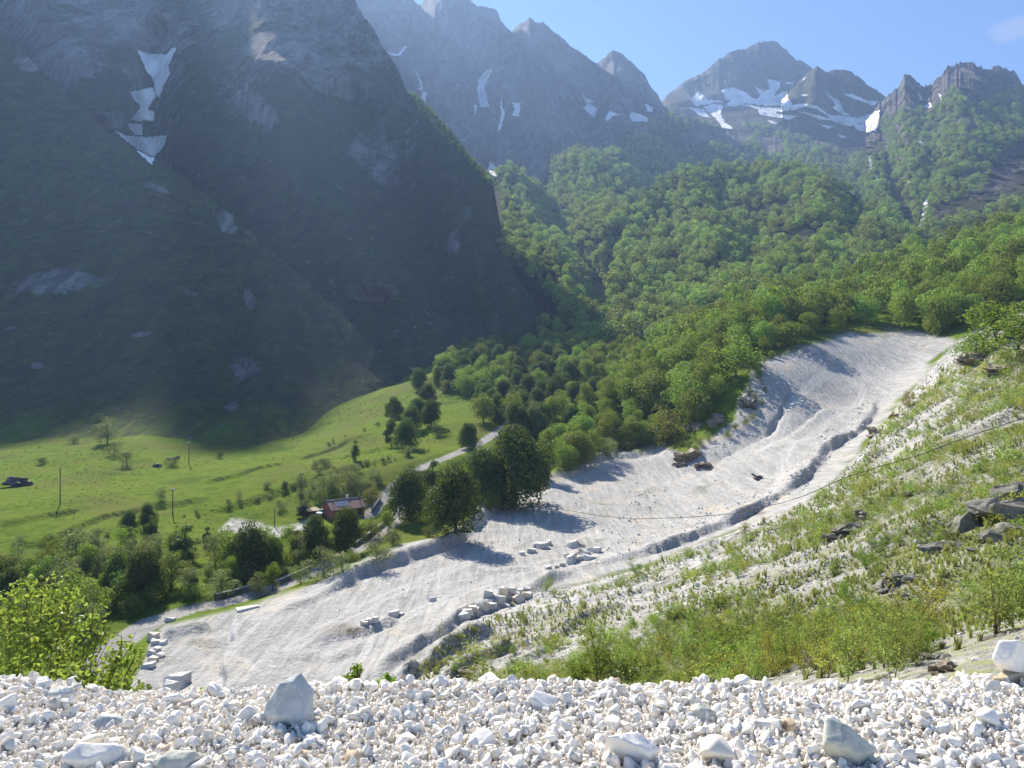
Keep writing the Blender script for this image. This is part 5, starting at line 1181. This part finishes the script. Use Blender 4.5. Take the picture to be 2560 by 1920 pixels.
MP = sample([(0,985),(160,930),(300,910),(380,930),(500,990),(640,930),(830,840),(990,870),(940,960),(860,1020),(700,1060),(520,1130),(430,1150),(300,1165),(0,1180)], 16000, lambda l: .8+l.y*.006, (), lambda l, nr, px, py: fbm(l.x*.05, l.y*.05, 0, 4, 99) > .12, 54, 2.)
pp = np.array([p[0] for p in MP]); n = len(pp); r = np.random.default_rng(55); s = r.uniform(.3, .6, n)*pp[:, 1]/230
scatter('meadow_grass', pp, np.stack([s*2.8, s*2.8, s*.5], 1), rnd_rot(n, 56, .2), r.integers(0, 3, n), MMs, 'uneven tussocky green grass of the valley meadow', 'grass')
def sapling_mesh(seed, stems, n, leaf, w, mat):
    r = np.random.default_rng(seed); P_, parts = [], []
    for s in range(stems):
        a = r.uniform(0, 6.28); l = r.uniform(.12, .5)*w; h = r.uniform(.55, 1.)
        t = np.linspace(0, 1, 6); q = np.stack([math.cos(a)*l*t**1.3, math.sin(a)*l*t**1.3, h*t-.03], 1); q[1:] += r.normal(0, .012, (5, 3)); parts.append(tube(q, np.linspace(.008, .002, 6), 4))
        for b in range(9):
            u = r.uniform(.08, .97); p0 = np.array([np.interp(u, t, q[:, k]) for k in range(3)]); th = r.uniform(0, 6.28); L = .26*w*(1.1-u)+.05
            p1 = p0+np.array((math.cos(th)*L, math.sin(th)*L, L*r.uniform(.2, .8))); parts.append(tube([p0, p1], [.003, .001], 3))
            k = n//(stems*9); uu = r.uniform(.1, 1.1, (k, 1)); P_.append(p0+(p1-p0)*uu+r.normal(0, .028, (k, 3)))
    p = np.concatenate(P_); nr = r.normal(size=p.shape); nr[:, 2] += .6; nr /= np.linalg.norm(nr, axis=1)[:, None]
    return mesh_np('foliage', *leaves(p, nr, leaf*r.uniform(.6, 1.4, len(p)), r), mat), mesh_np('stem', *join(parts), TWIG)
SFM = leaf_mat('sapling leaves', (.17, .245, .065), (.36, .43, .17), .5); SLM = leaf_mat('deep sapling leaves', (.11, .19, .035), (.25, .34, .08), .48); SOM = leaf_mat('yellow sapling leaves', (.23, .25, .06), (.42, .42, .13), .5)
SAP = {'fresh': [sapling_mesh(600+i, 6, 1500, .034, 1.05, SFM) for i in range(4)], 'olive': [sapling_mesh(620+i, 4, 1000, .03, 1., SOM) for i in range(3)],
       'hill': [sapling_mesh(640+i, 7, 1700, .036, 1.1, SLM) for i in range(3)], 'thin': [sapling_mesh(660+i, 2, 420, .035, .9, SFM) for i in range(3)]}
def sapling(kind, loc, h, label, group=None, wr=1.):
    k = _cnt['s'+kind] = _cnt.get('s'+kind, -1)+1; fo, st = SAP[kind][k % len(SAP[kind])]
    o = empty('sapling', loc, random.uniform(0, 6.28)); o.scale = (h*wr, h*wr, h); tag(o, label, 'sapling', group); link('foliage', fo, o); link('stem', st, o); return o
def sap_px(kind, px, py, hpx, label, group=None, wr=1.):
    l, _ = hit(px, py); return sapling(kind, l-Vector((0, 0, .05)), hpx*l.y/F, label, group, wr)
for a in [('hill',1290,1470,130,'deep green cluster of upright shoots right of the bare scree'),('hill',1250,1480,70,'dark leafy sapling at the foot of the deep green shoots'),
          ('olive',1970,1385,190,'tall thin yellowish sapling with reddish stems on the slope'),('olive',2010,1340,130,'second yellowish sapling just right of the tall thin one'),
          ('fresh',2150,1370,200,'airy bright sapling near the right picture edge'),('fresh',2205,1330,190,'airy yellow-green sapling cut by the right picture edge'),('fresh',1180,1275,42,'single leafy sapling at the edge of the quarry floor'),
          ('hill',1372,1240,40,'round green sapling above the track bank'),('fresh',1400,1238,30,'small sapling beside the round green one'),('thin',1930,1470,150,'bare-stemmed leaning sapling behind the gravel crest'),
          ('thin',1830,1475,170,'thin dark-stemmed sapling in the near thicket'),('thin',1600,1478,130,'thin leaning sapling at the left of the near thicket'),('hill',1830,1300,60,'dense green sapling in the darker strip of the slope'),
          ('hill',1900,1200,60,'dark feathery sapling at the top of the green strip'),('hill',1870,1230,60,'dark feathery sapling in the green strip'),('fresh',1780,1175,60,'pale green sapling left of the slanting dark slab'),('olive',1610,1155,42,'sapling at the bend of the track bank'),
          ('rust' if 'rust' in SAP else 'olive',1960,880,40,'thin tawny sapling beside the rust coloured bush'),('hill',2060,985,28,'dark green sapling alone on the upper slope'),('thin',950,1370,40,'thin sapling on the spoil bank')]: sap_px(*a)
NT_ = sample([(1230,1478),(1300,1420),(1400,1390),(1560,1360),(1700,1350),(1850,1330),(1960,1360),(2030,1400),(1960,1455),(1800,1468),(1500,1482)], 9000, lambda l: .45+l.y*.009, (), lambda l, nr, px, py: l.y > 12, 61, 1.)
for i, (p, px, py) in enumerate(NT_[:150]):
    sapling(random.choice(['fresh', 'fresh', 'olive', 'hill']), Vector(p), random.uniform(.9, 1.9)*(.6+p[1]/60), 'light green sapling of the thicket just beyond the gravel crest', 'saplings of the near thicket')
MT_ = sample([(1290,1440),(1250,1380),(1400,1300),(1560,1200),(1750,1120),(1850,1060),(2000,1010),(2200,900),(2212,1000),(2120,1060),(2000,1100),(2100,1160),(2200,1240),(2150,1330),(1950,1340),(1700,1345),(1550,1360),(1400,1390)], 6000, lambda l: 1.1+l.y*.022, (), lambda l, nr, px, py: fbm(l.x*.07, l.y*.12, 0, 4, 55) > -.08, 62, 2.)
for i, (p, px, py) in enumerate(MT_[:140]):
    sapling(random.choice(['fresh', 'olive', 'fresh', 'thin']), Vector(p), random.uniform(.6, 1.7)*(.5+p[1]/120), 'low green sapling scattered over the stony slope', 'saplings scattered over the slope', 1.25)
SHM = [mesh_np('slope shrub', *leaves(*(lambda p, q: (p, q/np.linalg.norm(q, axis=1)[:, None]))(*(lambda r: (r.normal(0, 1, (260, 3))*np.array((.3, .3, .24))+np.array((0, 0, .42)), r.normal(size=(260, 3))+np.array((0, 0, .5))))(np.random.default_rng(900+i))), .1*np.random.default_rng(i).uniform(.6, 1.4, 260), np.random.default_rng(950+i)), (SFM, SOM, SLM, SFM)[i % 4]) for i in range(8)]
SP_ = sample([(1000,1480),(980,1400),(1150,1310),(1400,1235),(1600,1160),(1740,1100),(1850,1010),(1930,910),(2060,790),(2212,700),(2300,900),(2300,1440),(2100,1440),(1400,1488)], 30000, lambda l: .3+l.y*.005, (), lambda l, nr, px, py: l.y > 13 and fbm(l.x*.06, l.y*.1, 3, 4, 56) > .02+random.gauss(0, .08), 66, 1.)
pp = np.array([p[0] for p in SP_]); n = len(pp); r = np.random.default_rng(67); s = (.35+pp[:, 1]*.0045)*np.exp(r.normal(0, .42, n))
scatter('slope_shrubs', pp, np.stack([s*1.1, s*1.1, s*r.uniform(.7, 1.4, n)], 1), rnd_rot(n, 68, .1), r.integers(0, 8, n), SHM, 'thin mass of tiny feathery green shrubs over the stony slope', 'shrubs')
print('SHRUBS', n)
LT_ = sample([(900,1490),(980,1390),(1100,1320),(1200,1280),(1280,1290),(1200,1400),(1180,1480)], 2500, 3.2, (), lambda l, nr, px, py: l.y > 14, 63, 2.)
for p, px, py in LT_[:40]: sapling(random.choice(['olive', 'fresh']), Vector(p), random.uniform(.8, 1.6), 'yellow-green shrub on the spoil ribs below the slope', 'shrubs on the spoil ribs', 1.4)
print('SAP', len(NT_), len(MT_), len(LT_), len(GP), len(MP))
# leafy bushes close to the ledge: clumps set out one by one
def near_bush(name, base, clumps, n, leaf, mat, label, seed):
    r = np.random.default_rng(seed); b = np.array(base); pos = []; parts = []
    A = np.array([r_**2 for _, _, _, r_ in clumps]); A = A/A.sum()
    for (px, py, d, rp), w in zip(clumps, A):
        c = P(px, py, d); rad = rp*d/F; k = int(n*w)
        u = r.normal(size=(k, 3)); u /= np.linalg.norm(u, axis=1)[:, None]; pos.append(c+u*rad*r.uniform(.1, 1.25, (k, 1))**.7)
        mid = (b+c)/2+np.array((0, 0, -.1))+r.normal(0, .06, 3); parts.append(tube([b, mid, c, c+np.array((0, 0, rad*.9))], [.03, .02, .01, .004], 5))
        for _ in range(5):
            e = c+r.normal(0, .6, 3)*rad; parts.append(tube([mid*.3+c*.7, e], [.008, .003], 4))
    p = np.concatenate(pos); nr = r.normal(size=p.shape); nr[:, 2] += .8; nr /= np.linalg.norm(nr, axis=1)[:, None]
    o = empty(name, Vector(base)); tag(o, label, 'bush')
    v, f = leaves(p-b, nr, leaf*r.uniform(.6, 1.35, len(p)), r, .62); link('foliage', mesh_np('foliage', v, f, mat), o)
    v, f = join(parts); link('stem', mesh_np('stem', v-b, f, TWIG, True), o)
NB = leaf_mat('near bush leaves', (.14, .21, .045), (.33, .41, .13), .5, .45, 0.)
near_bush('leafy_bush', (-7.6, 11.2, -8.3), [(20,1340,11.5,70),(90,1300,11.5,60),(60,1400,11,80),(130,1360,11.2,60),(150,1300,11.6,34),(20,1450,10.5,70),(110,1450,10.4,75),(180,1420,10.6,50),(200,1340,11,34),(195,1470,10.2,50),(250,1440,10,34),(262,1395,10.2,26),(235,1500,9.8,40),(290,1420,10,22),(270,1485,9.6,30),(60,1270,11.7,24),(300,1490,9.4,20),(150,1500,9.6,60),(210,1380,10.8,24),(40,1500,9.6,60)],
          3900, .085, NB, "big pale green leafy bush rising behind the gravel at the left", 71)
near_bush('leafy_bush', (-1.9, 8.2, -5.1), [(745,1492,8.2,26),(765,1460,8.2,16),(772,1440,8.2,10),(730,1510,8,26),(760,1510,8,22)], 420, .06, LM['hill'], 'small dark leafy bush showing above the crest left of centre', 72)  if False else None
near_bush('leafy_bush', (-1.9, 8.0, -5.0), [(745,1490,8.2,26),(765,1460,8.2,16),(772,1442,8.2,10),(730,1510,8,26),(760,1512,8,22)], 480, .06, LM['hill'], 'small dark leafy bush above the crest, left one of two', 72)
near_bush('leafy_bush', (-1.5, 8.0, -5.0), [(822,1488,8.2,22),(838,1470,8.2,14),(815,1512,8,26),(840,1510,8,18)], 420, .06, LM['hill'], 'small dark leafy bush above the crest, right one of two', 73)
near_bush('leafy_bush', (-3.6, 8.4, -5.6), [(418,1512,8.2,22),(440,1500,8.2,14),(400,1525,8,20)], 300, .06, NB, 'tiny pale bush peeping over the gravel beside the leaning slab', 74)
# thin cloud high beyond the mountains
b = bmesh.new(); bmesh.ops.create_icosphere(b, subdivisions=4, radius=1)
for v in b.verts:
    n = fbm(v.co.x*1.3+3, v.co.y*1.3, v.co.z*2, 4, 91); v.co *= 1+.5*float(n)
me = bpy.data.meshes.new('cloud'); b.to_mesh(me); b.free()
cl = link('cloud', me, None, Vector(P(2200, 62, 14000))); cl.scale = (430, 500, 75); cl.rotation_euler = (0, .12, 0)
m = bpy.data.materials.new('thin cloud'); m.use_nodes = True; t = m.node_tree; t.nodes.clear(); ou = t.nodes.new('ShaderNodeOutputMaterial'); vv = t.nodes.new('ShaderNodeVolumePrincipled')
vv.inputs['Density'].default_value = .0012; vv.inputs['Anisotropy'].default_value = .3; t.links.new(vv.outputs[0], ou.inputs['Volume']); me.materials.append(m); tag(cl, 'small thin white cloud at the top right of the sky', 'cloud')
